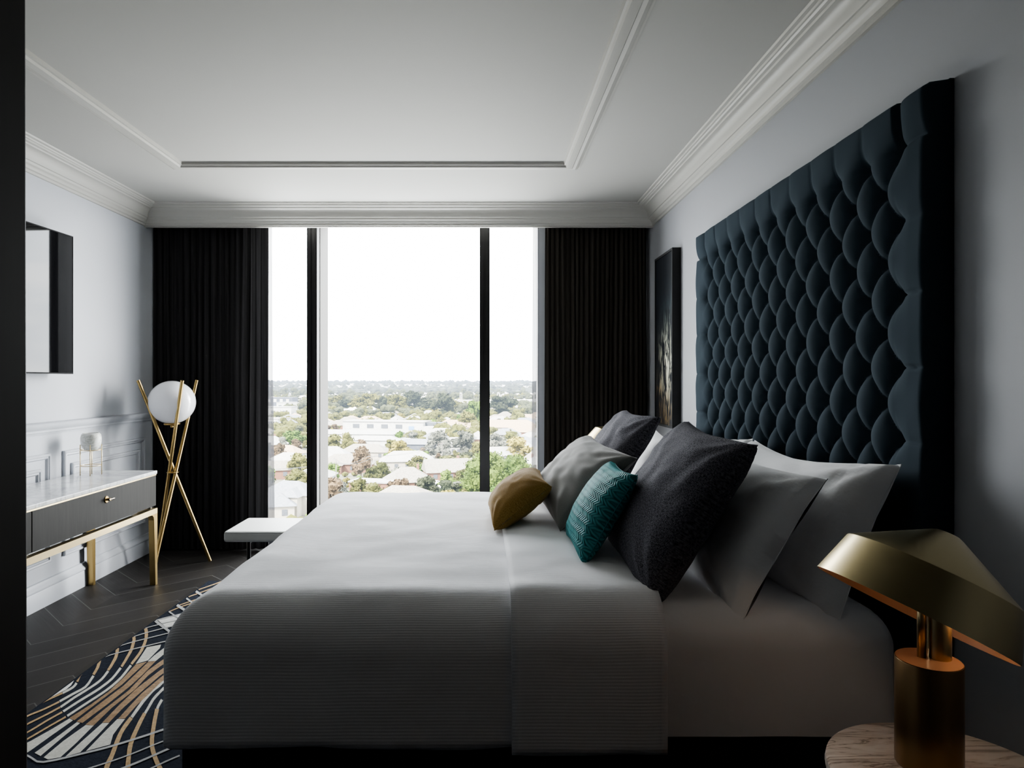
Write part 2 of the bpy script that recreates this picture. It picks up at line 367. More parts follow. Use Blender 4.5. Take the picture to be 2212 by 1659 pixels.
# cornice running round the room (left, pelmet face, right, back)
YP = 5.0
prof = [(0, 2.447), (.014, 2.447), (.016, 2.460), (.026, 2.464), (.031, 2.474), (.035, 2.478), (.044, 2.484), (.050, 2.496), (.056, 2.498), (.060, 2.503), (.066, 2.524), (.080, 2.541),
        (.100, 2.550), (.108, 2.551), (.112, 2.558), (.124, 2.561), (.130, 2.567), (.137, 2.568), (.141, 2.575), (.155, 2.577), (.16, 2.5845)]
struct('trim_1', sweep_rect(bmesh.new(), lambda p, z: [(XL + p, YB + p, z), (XR - p, YB + p, z), (XR - p, YP - p, z), (XL + p, YP - p, z)], prof), MAT['trim'], 'off-white moulded cornice around the ceiling edge', 'cornice', auto=.5)
struct('trim_2', BX(XL, XR, YP, YP + .035, 2.44, ZC), MAT['trim'], 'off-white pelmet board hiding the curtain track', 'pelmet')
prof = [(0, ZC + .001), (.004, ZC - .008), (.014, ZC - .008), (.018, ZC - .016), (.034, ZC - .022), (.05, ZC - .018), (.056, ZC - .026), (.074, ZC - .03), (.092, ZC - .028), (.098, ZC - .018), (.106, ZC - .016), (.112, ZC + .001)]
struct('trim_3', sweep_rect(bmesh.new(), lambda p, z: [(-1.885 + p, -.6 + p, z), (.588 - p, -.6 + p, z), (.588 - p, 4.07 - p, z), (-1.885 + p, 4.07 - p, z)], prof), MAT['trim'], 'off-white rectangular moulding applied to the ceiling', 'moulding', auto=.5)
# chair rail
def rail(prof, y0, y1):
    bm = bmesh.new(); A = [bm.verts.new((XL + x, y0, z)) for x, z in prof]; B = [bm.verts.new((XL + x, y1, z)) for x, z in prof]
    for i in range(len(prof) - 1): bm.faces.new((A[i], A[i + 1], B[i + 1], B[i]))
    bm.faces.new(A); bm.faces.new(B[::-1]); return bm
struct('trim_4', rail([(0, .985), (.008, .985), (.010, .994), (.017, .997), (.018, 1.010), (.026, 1.018), (.034, 1.034), (.036, 1.046), (.030, 1.052), (0, 1.056)], YB, YW), MAT['trimw'], 'pale grey chair rail moulding along the left wall', 'moulding', auto=.5)
struct('baseboard_left', rail([(0, 0), (.022, 0), (.022, .098), (.020, .102), (.026, .108), (.026, .116), (.020, .126), (.012, .136), (.010, .146), (.004, .150), (0, .150)], YB, YW), MAT['trimw'], 'tall pale grey moulded skirting below the wall panels', 'skirting', auto=.5)
bm = BX(XR - .018, XR, YB, YW, 0, .15)
struct('baseboard_right', bm, MAT['trimw'], 'pale grey skirting along the right wall', 'skirting')
# double picture-frame mouldings on the wainscot
k = 5
pw = [(0, 0), (.0, .014), (.006, .018), (.014, .016), (.018, .010), (.026, .012), (.030, .006), (.034, 0)]
for y0, y1, pos in ((4.03, 5.0, 'panel behind the right end of the console'), (2.93, 3.905, 'panel behind the middle of the console'), (1.83, 2.80, 'panel hidden behind the dark door jamb')):
    for ins, word in ((0, 'outer'), (.082, 'inner')):
        a, b, c, d = y0 + ins, y1 - ins, .24 + ins, .872 - ins
        struct('trim_%d' % k, sweep_rect(bmesh.new(), lambda p, h: [(XL + h, a + p, c + p), (XL + h, b - p, c + p), (XL + h, b - p, d - p), (XL + h, a + p, d - p)], pw), MAT['trimw'], word + ' rectangular wall moulding of the ' + pos, 'moulding', auto=.5)
        k += 1
# dark door jamb close on the left
bm = bmesh.new()
vs = []
for z, x in ((0, -.4035), (ZC, -.4100)):
    for (xx, yy) in ((x, .48), (x, .60), (-.85, .60), (-.85, .48)): vs.append(bm.verts.new((xx, yy, z)))
for f in ((0, 1, 2, 3), (7, 6, 5, 4), (0, 4, 5, 1), (1, 5, 6, 2), (2, 6, 7, 3), (3, 7, 4, 0)): bm.faces.new([vs[i] for i in f])
struct('door_1', bm, MAT['jamb'], 'dark timber door jamb at the left edge of the view', 'door', bevel=.003)

# window: posts, rails, panes
win = thing('window_1', 'floor to ceiling window with black mullions and three panes', 'window', kind='structure')
GY = 5.29
def post(nm, mat, *a): return obj(nm, BX(*a), mat, win, bevel=.004)
bm = bmesh.new(); box(bm, -1.363, -1.290, YW - .005, YW + .10, .0, ZC); box(bm, -1.305, -1.290, YW + .10, YW + .36, 0, ZC); box(bm, -1.352, -1.33, YW - .017, YW - .005, 0, ZC); box(bm, -1.318, -1.298, YW - .012, YW - .005, 0, ZC)
obj('mullion', bm, MAT['black'], win)
tag(post('inner_reveal', MAT['light_metal'], -1.2899, -1.284, YW - .005, GY - .012, 0, ZC), 'grey white inner lining of the wide mullion')
tag(post('outer_reveal', MAT['beige_metal'], -1.2899, -1.283, GY + .008, YW + .37, 0, ZC), 'beige outer lining of the wide mullion')
bm = bmesh.new(); box(bm, -.025, .054, YW + .02, YW + .16, .0, ZC); box(bm, -.012, .004, YW + .008, YW + .02, 0, ZC); box(bm, .026, .042, YW + .008, YW + .02, 0, ZC)
obj('mullion', bm, MAT['black'], win)
post('jamb', MAT['black'], OX0, OX0 + .03, YW + .04, YW + .14, 0, ZC)
post('jamb', MAT['light_metal'], OX1 - .004, OX1, YW + .0, YW + .14, 0, ZC)
post('sill', MAT['black'], OX0 + .03, OX1 - .004, YW + .05, YW + .14, .09, .13)
post('head', MAT['black'], OX0 + .03, OX1 - .004, YW + .05, YW + .14, ZC - .04, ZC)
for a, b in ((OX0 + .03, -1.363), (-1.284, -.025), (.054, OX1 - .004)):
    bm = bmesh.new(); bm.faces.new([bm.verts.new(p) for p in ((a, GY, .13), (b, GY, .13), (b, GY, ZC - .04), (a, GY, ZC - .04))])
    obj('pane', bm, MAT['glass'], win)

# ------------------------------------------------------------------ curtains
def curtain(name, x0, x1, y, folds, amp, mat, label, cat, lean0=0, lean1=0, seed=0, z1=ZC - .005, z0=.012, group=None):
    n, m = int((x1 - x0) / .0055), 26
    me = bpy.data.meshes.new(name); V = []; Fc = []
    for j in range(m + 1):
        t = j / m; z = z1 + (z0 - z1) * t
        for i in range(n + 1):
            s = i / n; x = x0 + lean0 * t ** 1.6 + (x1 + lean1 * t ** 1.6 - x0 - lean0 * t ** 1.6) * s
            ph = 2 * PI * folds * s + 4.2 * noise.noise(Vector((s * 4.5, t * .8, seed))) + .35 * math.sin(3 * s * PI + seed)
            a = amp * (.6 + .75 * noise.noise(Vector((s * 7, t * .9, seed + 9))))
            yy = y + a * math.sin(ph) + .28 * a * math.sin(2.3 * ph + 1 + t) 
            x += .35 * a * math.cos(ph) * (0 if i in (0, n) else 1)
            V.append((x, yy, z))
    w = n + 1
    for j in range(m):
        for i in range(n): Fc.append((j * w + i, j * w + i + 1, (j + 1) * w + i + 1, (j + 1) * w + i))
    me.from_pydata(V, [], Fc); o = link(name, me, mat, None, True)
    return tag(o, label, cat, group)
curtain('curtain', XL + .012, -1.635, 5.12, 17, .020, MAT['curtain'], 'dark charcoal full length curtain gathered left of the window', 'curtain', 0, -.005, 1)
curtain('curtain', .475, XR - .022, 5.12, 21, .026, MAT['curtain2'], 'dark brown-grey full length curtain gathered right of the window', 'curtain', -.012, 0, 5)
curtain('sheer_curtain', -1.660, -1.622, 5.175, 3, .012, MAT['sheer'], 'thin dark sheer edge beside the left curtain', 'curtain', 0, .018, 3)
curtain('sheer_curtain', .382, .412, 5.145, 2, .010, MAT['sheer'], 'thin dark sheer edge beside the right curtain', 'curtain', -.012, -.004, 4)

# ------------------------------------------------------------------ headboard
def headboard():
    y0, y1, zb, zt = 1.812, 3.782, .10, 2.112
    ya, dy, za, dz, nc = 1.955, .168, 1.962, .210, 10
    yN = ya + nc * dy
    root = thing('headboard', 'tall midnight blue deep buttoned velvet headboard on the right wall', 'headboard', (XR, (y0 + y1) / 2, 0))
    oy = (y0 + y1) / 2
    st = .0075; ny, nz = int((y1 - y0) / st), int((zt - zb) / st)
    back, pad = .034, .046
    def bd(s, d):
        a = .75 * s ** .6 + .25 * s ** 1.6; b = s ** .09; t = min(1, d * 2.); t = t ** .5
        return 1 - (1 - a * (1 - t) - b * t) * (1 - .6 * min(1, d))
    def h(y, z):
        u = (y - ya) / dy; v = (za - z) / dz
        wob = .03
        u += wob * noise.noise(Vector((y * 5, z * 5, 2))); v += wob * noise.noise(Vector((y * 5, z * 5, 7)))
        iny = ya <= y <= yN; inz = z <= za
        if iny and inz:
            e = (abs(math.sin(PI * (u + v))) * abs(math.sin(PI * (u - v)))) 
            hh = .75 * e ** .3 + .25 * e ** .8
        elif inz:
            d = (ya - y if y < ya else y - yN) / .13
            hh = bd(abs(math.sin(PI * v)), d)
        elif iny:
            d = (z - za) / .13
            hh = bd(abs(math.sin(PI * u)), d)
        else:
            a = min(.5, abs(u) if y < ya else abs(u - nc)); b = min(.5, abs(v))
            hh = (math.sin(PI * a) * math.sin(PI * b)) ** .3
        # button pits
        un, vn = round(u * 2) / 2, round(v * 2) / 2
        if abs((un + vn) - round(un + vn)) < .01 and -.01 < un < nc + .01 and vn > -.01:
            r2 = ((u - un) * dy) ** 2 + ((v - vn) * dz) ** 2
            hh -= .30 * math.exp(-r2 / .00045)
        em = min(y - y0, y1 - y, zt - z) / .022
        ed = 1 if em >= 1 else math.sqrt(max(0, 1 - (1 - em) ** 2))
        return back * (.35 + .65 * ed) + pad * hh * ed + .004 * noise.noise(Vector((y * 9, z * 9, 0)))
    V, Fc = [], []
    for j in range(nz + 1):
        z = zb + (zt - zb) * j / nz
        for i in range(ny + 1):
            y = y0 + (y1 - y0) * i / ny
            V.append((-max(.012, h(y, z)), y - oy, z))
    w = ny + 1
    for j in range(nz):
        for i in range(ny): Fc.append((j * w + i, (j + 1) * w + i, (j + 1) * w + i + 1, j * w + i + 1))
    # return edges to the wall
    ring = [i for i in range(w)] + [j * w + ny for j in range(1, nz + 1)] + [nz * w + i for i in range(ny - 1, -1, -1)] + [j * w for j in range(nz - 1, 0, -1)]
    b0 = len(V)
    for r in ring: V.append((-.001, V[r][1], V[r][2]))
    L = len(ring)
    for k in range(L): Fc.append((ring[k], ring[(k + 1) % L], b0 + (k + 1) % L, b0 + k))
    me = bpy.data.meshes.new('tufted_panel'); me.from_pydata(V, [], Fc); link('tufted_panel', me, MAT['headboard'], root, True)
    # fabric covered buttons, one shared mesh
    bb = lathe(bmesh.new(), [(0, .006), (.005, .0052), (.009, .002), (.0095, -.002), (0, -.003)], 14, mat=Matrix.Rotation(-PI / 2, 4, 'Y'))
    first = None
    return root
headboard()

# ------------------------------------------------------------------ bed
YN, YF, XF, XH = 1.82, 3.765, -.885, 1.14
def rbox(x0, x1, y0, y1, z0, z1, r, name, mat, parent=None, rx1=None, rx0=None, step=.02, crown=0., wob=.004, seed=0, hem=0., open_x1=False, taper=0.):
    """soft rounded box, open underneath, UV = (x, arc length across the bed)"""
    rx1 = r if rx1 is None else rx1; rx0 = r if rx0 is None else rx0
    cx, cy, cz = (x0 + x1) / 2, (y0 + y1) / 2, z1
    nx, ny, nz = [max(2, int(d / step)) for d in (x1 - x0, y1 - y0, z1 - z0)]
    bm = bmesh.new(); cache = {}
    uvl = bm.loops.layers.uv.new('UVMap')
    def P(i, j, k):
        key = (i, j, k)
        if key in cache: return cache[key]
        p = Vector((x0 + (x1 - x0) * i / nx, y0 + (y1 - y0) * j / ny, z0 + (z1 - z0) * k / nz))
        q = Vector((min(max(p.x, x0 + rx0), x1 - rx1), min(max(p.y, y0 + r), y1 - r), min(p.z, z1 - r)))
        d = p - q
        end = (rx1 < r and p.x > x1 - r) or (rx0 < r and p.x < x0 + r)
        if end: d.x = 0
        # spread edge points evenly round the arc
        if d.length > 1e-9:
            dd = Vector((math.tan(d.x / r * PI / 4), math.tan(d.y / r * PI / 4), math.tan(max(0, d.z) / r * PI / 4)))
            hm = (abs(dd.x) ** 7 + abs(dd.y) ** 7) ** (1 / 7)
            p2 = q + dd * (r / max(1e-9, math.sqrt(hm * hm + dd.z * dd.z)))
            if end: p2.x = p.x
        else: p2 = p
        hx, hy = (p2.x - cx) / (x1 - x0) * 2, (p2.y - cy) / (y1 - y0) * 2
        up = max(0, (p2.z - (z1 - r)) / r)
        p2.z += crown * up * (1 - hx ** 4) * (1 - hy * hy)
        nz_ = noise.noise(Vector((p2.x * 3.1, p2.y * 3.1 + p2.z * 2, seed))) + .5 * noise.noise(Vector((p2.x * 8, p2.y * 8 + p2.z * 6, seed)))
        nrm = Vector((hx ** 5 if rx0 >= r else 0, hy ** 7, up)); 
        if nrm.length > 1e-6: p2 += nrm.normalized() * wob * nz_
        low = 1 - min(1, (p2.z - z0) / (z1 - z0))
        if taper:
            p2.y += taper * low * (1 if hy > .9 else -1 if hy < -.9 else 0); p2.x -= taper * low * (1 if hx < -.9 else 0)
        if hem: p2.z += hem * low ** 3 * (noise.noise(Vector((p2.x * 1.7, p2.y * 1.7, seed + 4))) + .4 * noise.noise(Vector((p2.x * 9, p2.y * 9, seed + 4))))
        v = bm.verts.new(p2); cache[key] = v; return v
    def Q(ks):
        f = bm.faces.new([P(*q) for q in ks])
        for l in f.loops:
            c = l.vert.co; l[uvl].uv = (c.x, c.y + c.z if c.y < cy else c.y - c.z + 2 * z1)
    for i in range(nx):
        for j in range(ny): Q([(i, j, nz), (i + 1, j, nz), (i + 1, j + 1, nz), (i, j + 1, nz)])
        for k in range(nz):
            Q([(i, 0, k), (i + 1, 0, k), (i + 1, 0, k + 1), (i, 0, k + 1)]); Q([(i, ny, k), (i, ny, k + 1), (i + 1, ny, k + 1), (i + 1, ny, k)])
    for j in range(ny):
        for k in range(nz):
            if rx0 >= r: Q([(0, j, k), (0, j, k + 1), (0, j + 1, k + 1), (0, j + 1, k)])
            if not open_x1: Q([(nx, j, k), (nx, j + 1, k), (nx, j + 1, k + 1), (nx, j, k + 1)])
    return obj(name, bm, mat, parent, True)
bed = thing('bed', 'large double bed with white sheeted mattress on a charcoal base', 'bed', (0, 2.79, 0))
def local(o, root):
    o.parent = root; o.matrix_parent_inverse = Matrix.Translation(-Vector(root.location)); return o
b_ = obj('bed_base', BX(XF + .05, XH, YN + .035, YF - .035, .03, .315), MAT['base'], bevel=.012); local(b_, bed)
m_ = rbox(XF + .03, XH + .005, YN + .022, YF - .022, .318, .665, .105, 'mattress', MAT['sheet'], wob=.006, seed=3, crown=.008); local(m_, bed)
for x in (XF + .12, XH - .1):
    for y in (YN + .12, YF - .12): local(obj('leg', BX(x - .03, x + .03, y - .03, y + .03, .0135, .032), MAT['black']), bed)
dv = rbox(XF, .49, YN, YF, .298, .688, .145, 'duvet', MAT['duvet'], None, rx1=.02, crown=.012, wob=.007, seed=1, hem=.012, open_x1=True)
sd = dv.modifiers.new('thick', 'SOLIDIFY'); sd.thickness = .012; sd.offset = -1
tag(dv, 'white ribbed duvet covering the lower part of the bed', 'duvet')
fo = rbox(.078, .498, YN - .014, YF + .014, .288, .703, .15, 'turned_down_fold', MAT['duvet'], dv, rx1=.02, rx0=.0, crown=.012, wob=.008, seed=12, hem=.016, open_x1=True)
sd = fo.modifiers.new('thick', 'SOLIDIFY'); sd.thickness = .012; sd.offset = -1

# ------------------------------------------------------------------ pillows and cushions
def pillow(name, nb, nt, ft, T, Tb, mat, label, cat, pinch=.07, wr=.012, seed=0, zf=None, group=None, seam=False, n=44, drop=.0, pw=.36):
    nb, nt, ft = Vector(nb), Vector(nt), Vector(ft); fb = nb + ft - nt
    W, Hh = (ft - nt).length, (nt - nb).length
    nrm = (ft - nt).cross(nb - nt).normalized()      # towards the room
    if nrm.x > 0: nrm = -nrm
    c = (nb + ft) / 2
    root = thing(name, label, cat, c, group=group)
    V, Fc, UV = [], [], []
    for side in (1, -1):
        for j in range(n + 1):
            for i in range(n + 1):
                u, v = -1 + 2 * i / n, -1 + 2 * j / n
                u = math.sin(u * PI / 2) * .35 + u * .65; v = math.sin(v * PI / 2) * .35 + v * .65
                uu = u * (1 - pinch * (1 - v * v) ** 1.0); vv = v * (1 - pinch * 1.1 * (1 - u * u))
                s, t = (uu + 1) / 2, (vv + 1) / 2
                p = (nb * (1 - s) + fb * s) * (1 - t) + (nt * (1 - s) + ft * s) * t
                e = max(0, (1 - u * u) * (1 - v * v))
                th = e ** pw * (T if side > 0 else Tb)
                w = wr * (noise.noise(Vector((u * 2.2, v * 2.2, seed + side * 3))) + .5 * noise.noise(Vector((u * 5, v * 5, seed + side)))) * min(1, e * 3)
                # tension folds fanning in from the corners
                for cu in (-1, 1):
                    for cv in (-1, 1):
                        du, dv_ = u - cu, v - cv; rr = math.hypot(du, dv_) + 1e-6; an = math.atan2(abs(dv_), abs(du))
                        w += wr * .38 * math.sin(an * 11 + seed + cu) * math.exp(-((rr - .42) / .28) ** 2)
                th2 = th + w
                if seam and side > 0:
                    th2 -= .006 * math.exp(-((u + .80) / .018) ** 2)
                p = p + nrm * (side * th2)
                p.z -= drop * (1 - u * u) * max(0, v) ** 2
                if zf is not None and p.z < zf: p.z = zf + (p.z - zf) * .12
                V.append(p - c); UV.append((s * W, t * Hh))
    w = n + 1; o1 = w * w
    for j in range(n):
        for i in range(n):
            a = j * w + i
            Fc.append((a, a + 1, a + w + 1, a + w)); Fc.append((o1 + a, o1 + a + w, o1 + a + w + 1, o1 + a + 1))
    me = bpy.data.meshes.new(name); me.from_pydata(V, [], Fc)
    ul = me.uv_layers.new(name='UVMap')
    for l in me.loops: ul.data[l.index].uv = UV[l.vertex_index]
    o = link('cushion_body' if 'cushion' in name else 'pillowcase', me, mat, root, True)
    wd = o.modifiers.new('weld', 'WELD'); wd.merge_threshold = .0008
    # seam cord round the edge
    bm = bmesh.new(); ring = []
    for i in range(n): ring.append(V[i])
    for j in range(n): ring.append(V[j * w + n])
    for i in range(n, 0, -1): ring.append(V[n * w + i])
    for j in range(n, 0, -1): ring.append(V[j * w])
    tube(bm, ring + [ring[0]], .0016, 6, caps=False); obj('seam', bm, mat, root, True)
    return root
WG = 'white sleeping pillows against the headboard'
pillow('pillow', (.985, 1.865, .612), (1.160, 1.86, 1.062), (1.135, 2.80, 1.045), .165, .04, MAT['pillow'], 'white pillow leaning on the headboard at the near side', 'pillow', .05, .012, 1, .585, WG, True, drop=.035)
pillow('pillow', (.715, 1.865, .608), (.955, 1.86, 1.022), (.985, 2.72, 1.030), .14, .018, MAT['pillow'], 'white pillow between the tall charcoal cushion and the rear pillow', 'pillow', .05, .013, 4, .585, WG, True, drop=.02)
pillow('pillow', (.985, 2.83, .65), (1.135, 2.82, 1.05), (1.135, 3.74, 1.05), .10, .03, MAT['pillow'], 'white pillow leaning on the headboard at the window side', 'pillow', .05, .012, 8, .64, WG, True, drop=.03)
pillow('pillow', (.77, 2.80, .65), (.955, 2.79, 1.02), (.955, 3.71, 1.02), .09, .05, MAT['pillow'], 'white pillow mostly hidden behind the far charcoal cushion', 'pillow', .05, .012, 9, .64, WG, True, drop=.03)
pillow('cushion', (.482, 1.895, .648), (.778, 1.90, 1.112), (.775, 2.53, 1.140), .12, .08, MAT['charcoal'], 'big charcoal flecked cushion at the near side of the bed', 'cushion', .075, .010, 2, .665, 'charcoal square cushions', n=50)
pillow('cushion', (.51, 2.93, .69), (.780, 2.94, 1.135), (.770, 3.60, 1.135), .11, .05, MAT['charcoal'], 'charcoal flecked cushion at the window side, half hidden by the grey one', 'cushion', .075, .010, 6, .70, 'charcoal square cushions', n=50)
pillow('cushion', (.30, 2.60, .712), (.575, 2.50, 1.005), (.515, 3.20, 1.030), .105, .05, MAT['grey'], 'plain warm grey velvet cushion between ochre and teal cushions', 'cushion', .085, .010, 3, .706, n=50)
pillow('cushion', (.045, 2.64, .704), (.277, 2.70, .868), (.262, 3.10, .880), .095, .06, MAT['ochre'], 'small ochre rectangular cushion lying furthest toward the foot', 'cushion', .07, .006, 5, .706)
pillow('cushion', (.325, 2.16, .700), (.507, 2.20, .985), (.505, 2.585, .985), .078, .05, MAT['teal'], 'small teal herringbone cushion in front of the big charcoal one', 'cushion', .085, .004, 7, .706, n=50)

# ------------------------------------------------------------------ bedside table and lamp (near), copies on the window side
def bedside(label):
    t = thing('bedside_table', label, 'table', (.88, 1.255, 0), group='round marble bedside tables')
    prof = [(0, .523), (.205, .523), (.213, .527), (.215, .537), (.213, .547), (.207, .55), (0, .55)]
    obj('table_top', lathe(bmesh.new(), prof, 72), MAT['table'], t, auto=.6)
    obj('stem', lathe(bmesh.new(), [(0, .02), (.03, .02), (.022, .05), (.02, .48), (.06, .52), (0, .522)], 32), MAT['brass_l'], t, auto=.6)
    obj('foot', lathe(bmesh.new(), [(0, 0), (.15, 0), (.152, .012), (.14, .02), (0, .021)], 48), MAT['brass_l'], t, auto=.6)
    return t
def bedlamp(label):
    L = thing('table_lamp', label, 'lamp', (.8634, 1.30, .55), group='brass bedside lamps')
    def loc(p): return Vector(p) - Vector(L.location)
    r = .0572
    obj('base', lathe(bmesh.new(), [(0, .0005), (r - .001, .0005), (r, .002), (r, .203), (r - .0006, .2046), (0, .205)], 72), MAT['bronze'], L, auto=.5)
    pl = lathe(bmesh.new(), [(r - .0015, .2050), (r - .0015, .2056), (0, .2056)], 72); tag(obj('base_plate', pl, MAT['copper'], L), 'copper toned top plate of the lamp base')
    n = Vector((.4615, .0631, .8849)).normalized()
    u = Vector((n.z, 0, -n.x)).normalized(); v = n.cross(u)
    R = Matrix((u, v, n)).transposed().to_4x4(); c = loc((.8286, 1.2985, .8453))
    th = .0018
    outer = [(.1768, 0), (.1533, .0868), (.1518, .0886), (.028, .1665), (.021, .1698), (0, .1702)]
    inner = [(0, .1702 - th), (.020, .1698 - th), (.027, .1665 - th), (.1503, .0886 - th), (.1518 - th, .0868), (.1768 - th, 0)]
    obj('lamp_shade', lathe(bmesh.new(), outer, 96, c, R), MAT['brass_l'], L, auto=.35)
    tag(obj('shade_lining', lathe(bmesh.new(), inner + [(.1768, 0)], 96, c, R), MAT['copper'], L, auto=.35), 'copper toned inside of the shade')
    obj('stem', tube(bmesh.new(), [loc((.857, 1.311, .7555)), loc((.857, 1.311, .90))], .008, 20), MAT['brass_l'], L, True)
    obj('stem', tube(bmesh.new(), [loc((.889, 1.307, .7555)), loc((.889, 1.307, .90))], .0205, 32), MAT['brass_l'], L, auto=.6)
    tag(obj('lamp_holder', lathe(bmesh.new(), [(0, .03), (.02, .03), (.03, .05), (.03, .075), (0, .08)], 32, c, R), MAT['chrome'], L, auto=.6), 'dark lamp holder under the shade')
    return L, c + n * .035
tb = bedside('round pale marble bedside table at the near side of the bed')
lamp, bulb = bedlamp('brass lamp with tilted conical shade on the near bedside table')
wb = M('warm_lit_bulb', (1, .7, .4), .4, bump=(5, .01, .001)); e_ = wb.node_tree.nodes['Principled BSDF']; e_.inputs['Emission Color'].default_value = (1, .72, .48, 1); e_.inputs['Emission Strength'].default_value = 48
for px_, py_ in ((-.085, .03), (.085, -.03)):
    bm = bmesh.new(); bmesh.ops.create_uvsphere(bm, u_segments=20, v_segments=12, radius=.014, matrix=Matrix.Translation(bulb + Vector((px_, py_, -px_ * .45))))
    obj('bulb', bm, wb, lamp, True)
tb2 = dup(tb); tb2.location = (.88, 4.36, 0); tb2['label'] = 'round marble bedside table hidden beyond the window side of the bed'
lp2 = dup(lamp); lp2.location = (.8634, 4.36, .55); lp2['label'] = 'brass lamp beyond the bed, shade peeking above the grey cushion'

# ------------------------------------------------------------------ painting
pt = thing('painting', 'tall dark abstract painting in a black box frame on the right wall', 'painting', (XR, 4.53, .985))
bm = bmesh.new(); box(bm, -.057, -.001, -.22, -.205, 0, 1.165); box(bm, -.057, -.001, .205, .22, 0, 1.165); box(bm, -.057, -.001, -.205, .205, 0, .015); box(bm, -.057, -.001, -.205, .205, 1.15, 1.165)
obj('frame', bm, MAT['frame'], pt)
cv = obj('canvas', BX(-.051, -.045, -.44 + .015, -.015, .015, 1.15), MAT['paint'], pt); cv.location = (0, .22, 0)

# ------------------------------------------------------------------ television
tv = thing('television', 'black flat television mounted on the left wall', 'television', (XL + .024, 3.305, 1.333), R_(-2.6))
obj('housing', BX(.012, .058, -.65, .65, 0, .81), MAT['tv'], tv, bevel=.008)
obj('screen', BX(.0575, .0595, -.645, .645, .008, .803), MAT['screen'], tv)
bm = bmesh.new(); box(bm, .058, .061, -.65, .65, .804, .81); box(bm, .058, .061, -.65, .65, 0, .006); box(bm, .058, .061, -.65, -.645, .006, .804); box(bm, .058, .061, .645, .65, .006, .804)
obj('bezel', bm, MAT['tv'], tv)
obj('wall_bracket', BX(-.010, .014, -.1, .1, .2, .6), MAT['black'], tv)

# ------------------------------------------------------------------ console
cs = thing('console_table', 'long smoked oak console with white marble top and brass frame', 'console table', (-2.295, 3.09, 0))
XB, XFc, LY = -.205, .225, 1.18     # back, front, half length (local)
obj('marble_top', BX(XB, XFc, -LY, LY, .702, .724), MAT['marble'], cs, bevel=.004)
obj('brass_strip', BX(XB + .006, XFc - .004, -LY + .006, LY - .006, .694, .7015), MAT['brass_p'], cs)
obj('case', BX(XB + .01, XFc - .026, -LY + .005, LY - .005, .500, .6935), MAT['console_wood'], cs, bevel=.002)
for k, (a, b) in enumerate(((-LY + .006, -.003), (.003, LY - .006))):
    d = obj('drawer', BX(XFc - .0255, XFc - .006, a, b, .502, .692), MAT['console_wood'], cs, bevel=.0015)
    y = (a + b) / 2 + .02 if k else (a + b) / 2
    kn = lathe(bmesh.new(), [(0, 0), (.019, 0), (.0195, .003), (.017, .006), (0, .0065)], 32, (XFc - .006, y, .640), Matrix.Rotation(PI / 2, 4, 'Y'))
    tube(kn, [(XFc, y, .640), (XFc + .020, y, .640)], .0075, 16)
    tag(obj('knob', kn, MAT['brass'], d, auto=.5), 'brass drawer knob rosette')
    kb = tube(bmesh.new(), [(XFc + .018, y - .016, .640), (XFc + .018, y + .036, .640)], .0055, 16)
    tag(obj('knob_bar', kb, MAT['chrome'], d, auto=.5), 'polished dark bar of the knob')
fr = bmesh.new()
box(fr, XFc - .036, XFc, -LY, LY, .452, .486); box(fr, XB, XB + .036, -LY, LY, .452, .486)
box(fr, XB + .036, XFc - .036, LY - .036, LY, .452, .486); box(fr, XB + .036, XFc - .036, -LY, -LY + .036, .452, .486)
tag(obj('frame_rail', fr, MAT['brass_p'], cs), 'brass rail frame under the drawers')
def cleg(sx, sy):
    bm = bmesh.new(); x0, x1 = (XFc - .036, XFc) if sx > 0 else (XB, XB + .036)
    y0, y1 = (LY - .042, LY) if sy > 0 else (-LY, -LY + .042)
    inx = -sx * .0; t = .016
    # outline in (y,z): straight outside, inner side tapering and flaring into the rail
    yo = LY if sy > 0 else -LY; s = 1 if sy > 0 else -1
    pr = [(yo, 0), (yo, .4525), (yo - s * .095, .4525), (yo - s * .064, .448), (yo - s * .048, .436), (yo - s * .042, .415), (yo - s * .024, 0)]
    A = [bm.verts.new((x0, y, z)) for y, z in pr]; B = [bm.verts.new((x1, y, z)) for y, z in pr]
    bm.faces.new(A); bm.faces.new(B[::-1])
    for i in range(len(pr)): bm.faces.new((A[i], A[(i + 1) % len(pr)], B[(i + 1) % len(pr)], B[i]))
    return bm
for sx in (1, -1):
    for sy in (1, -1): obj('leg', cleg(sx, sy), MAT['brass'], cs)
obj('back_leg_spacer', BX(XFc - .2, XFc - .03, LY - .03, LY - .008, .486, .5), MAT['black'], cs)
obj('back_leg_spacer', BX(XFc - .2, XFc - .03, -LY + .008, -LY + .03, .486, .5), MAT['black'], cs)
for y in (-LY + .2, 0, LY - .2): obj('spacer', BX(XB + .02, XFc - .04, y - .03, y + .03, .486, .5), MAT['black'], cs)

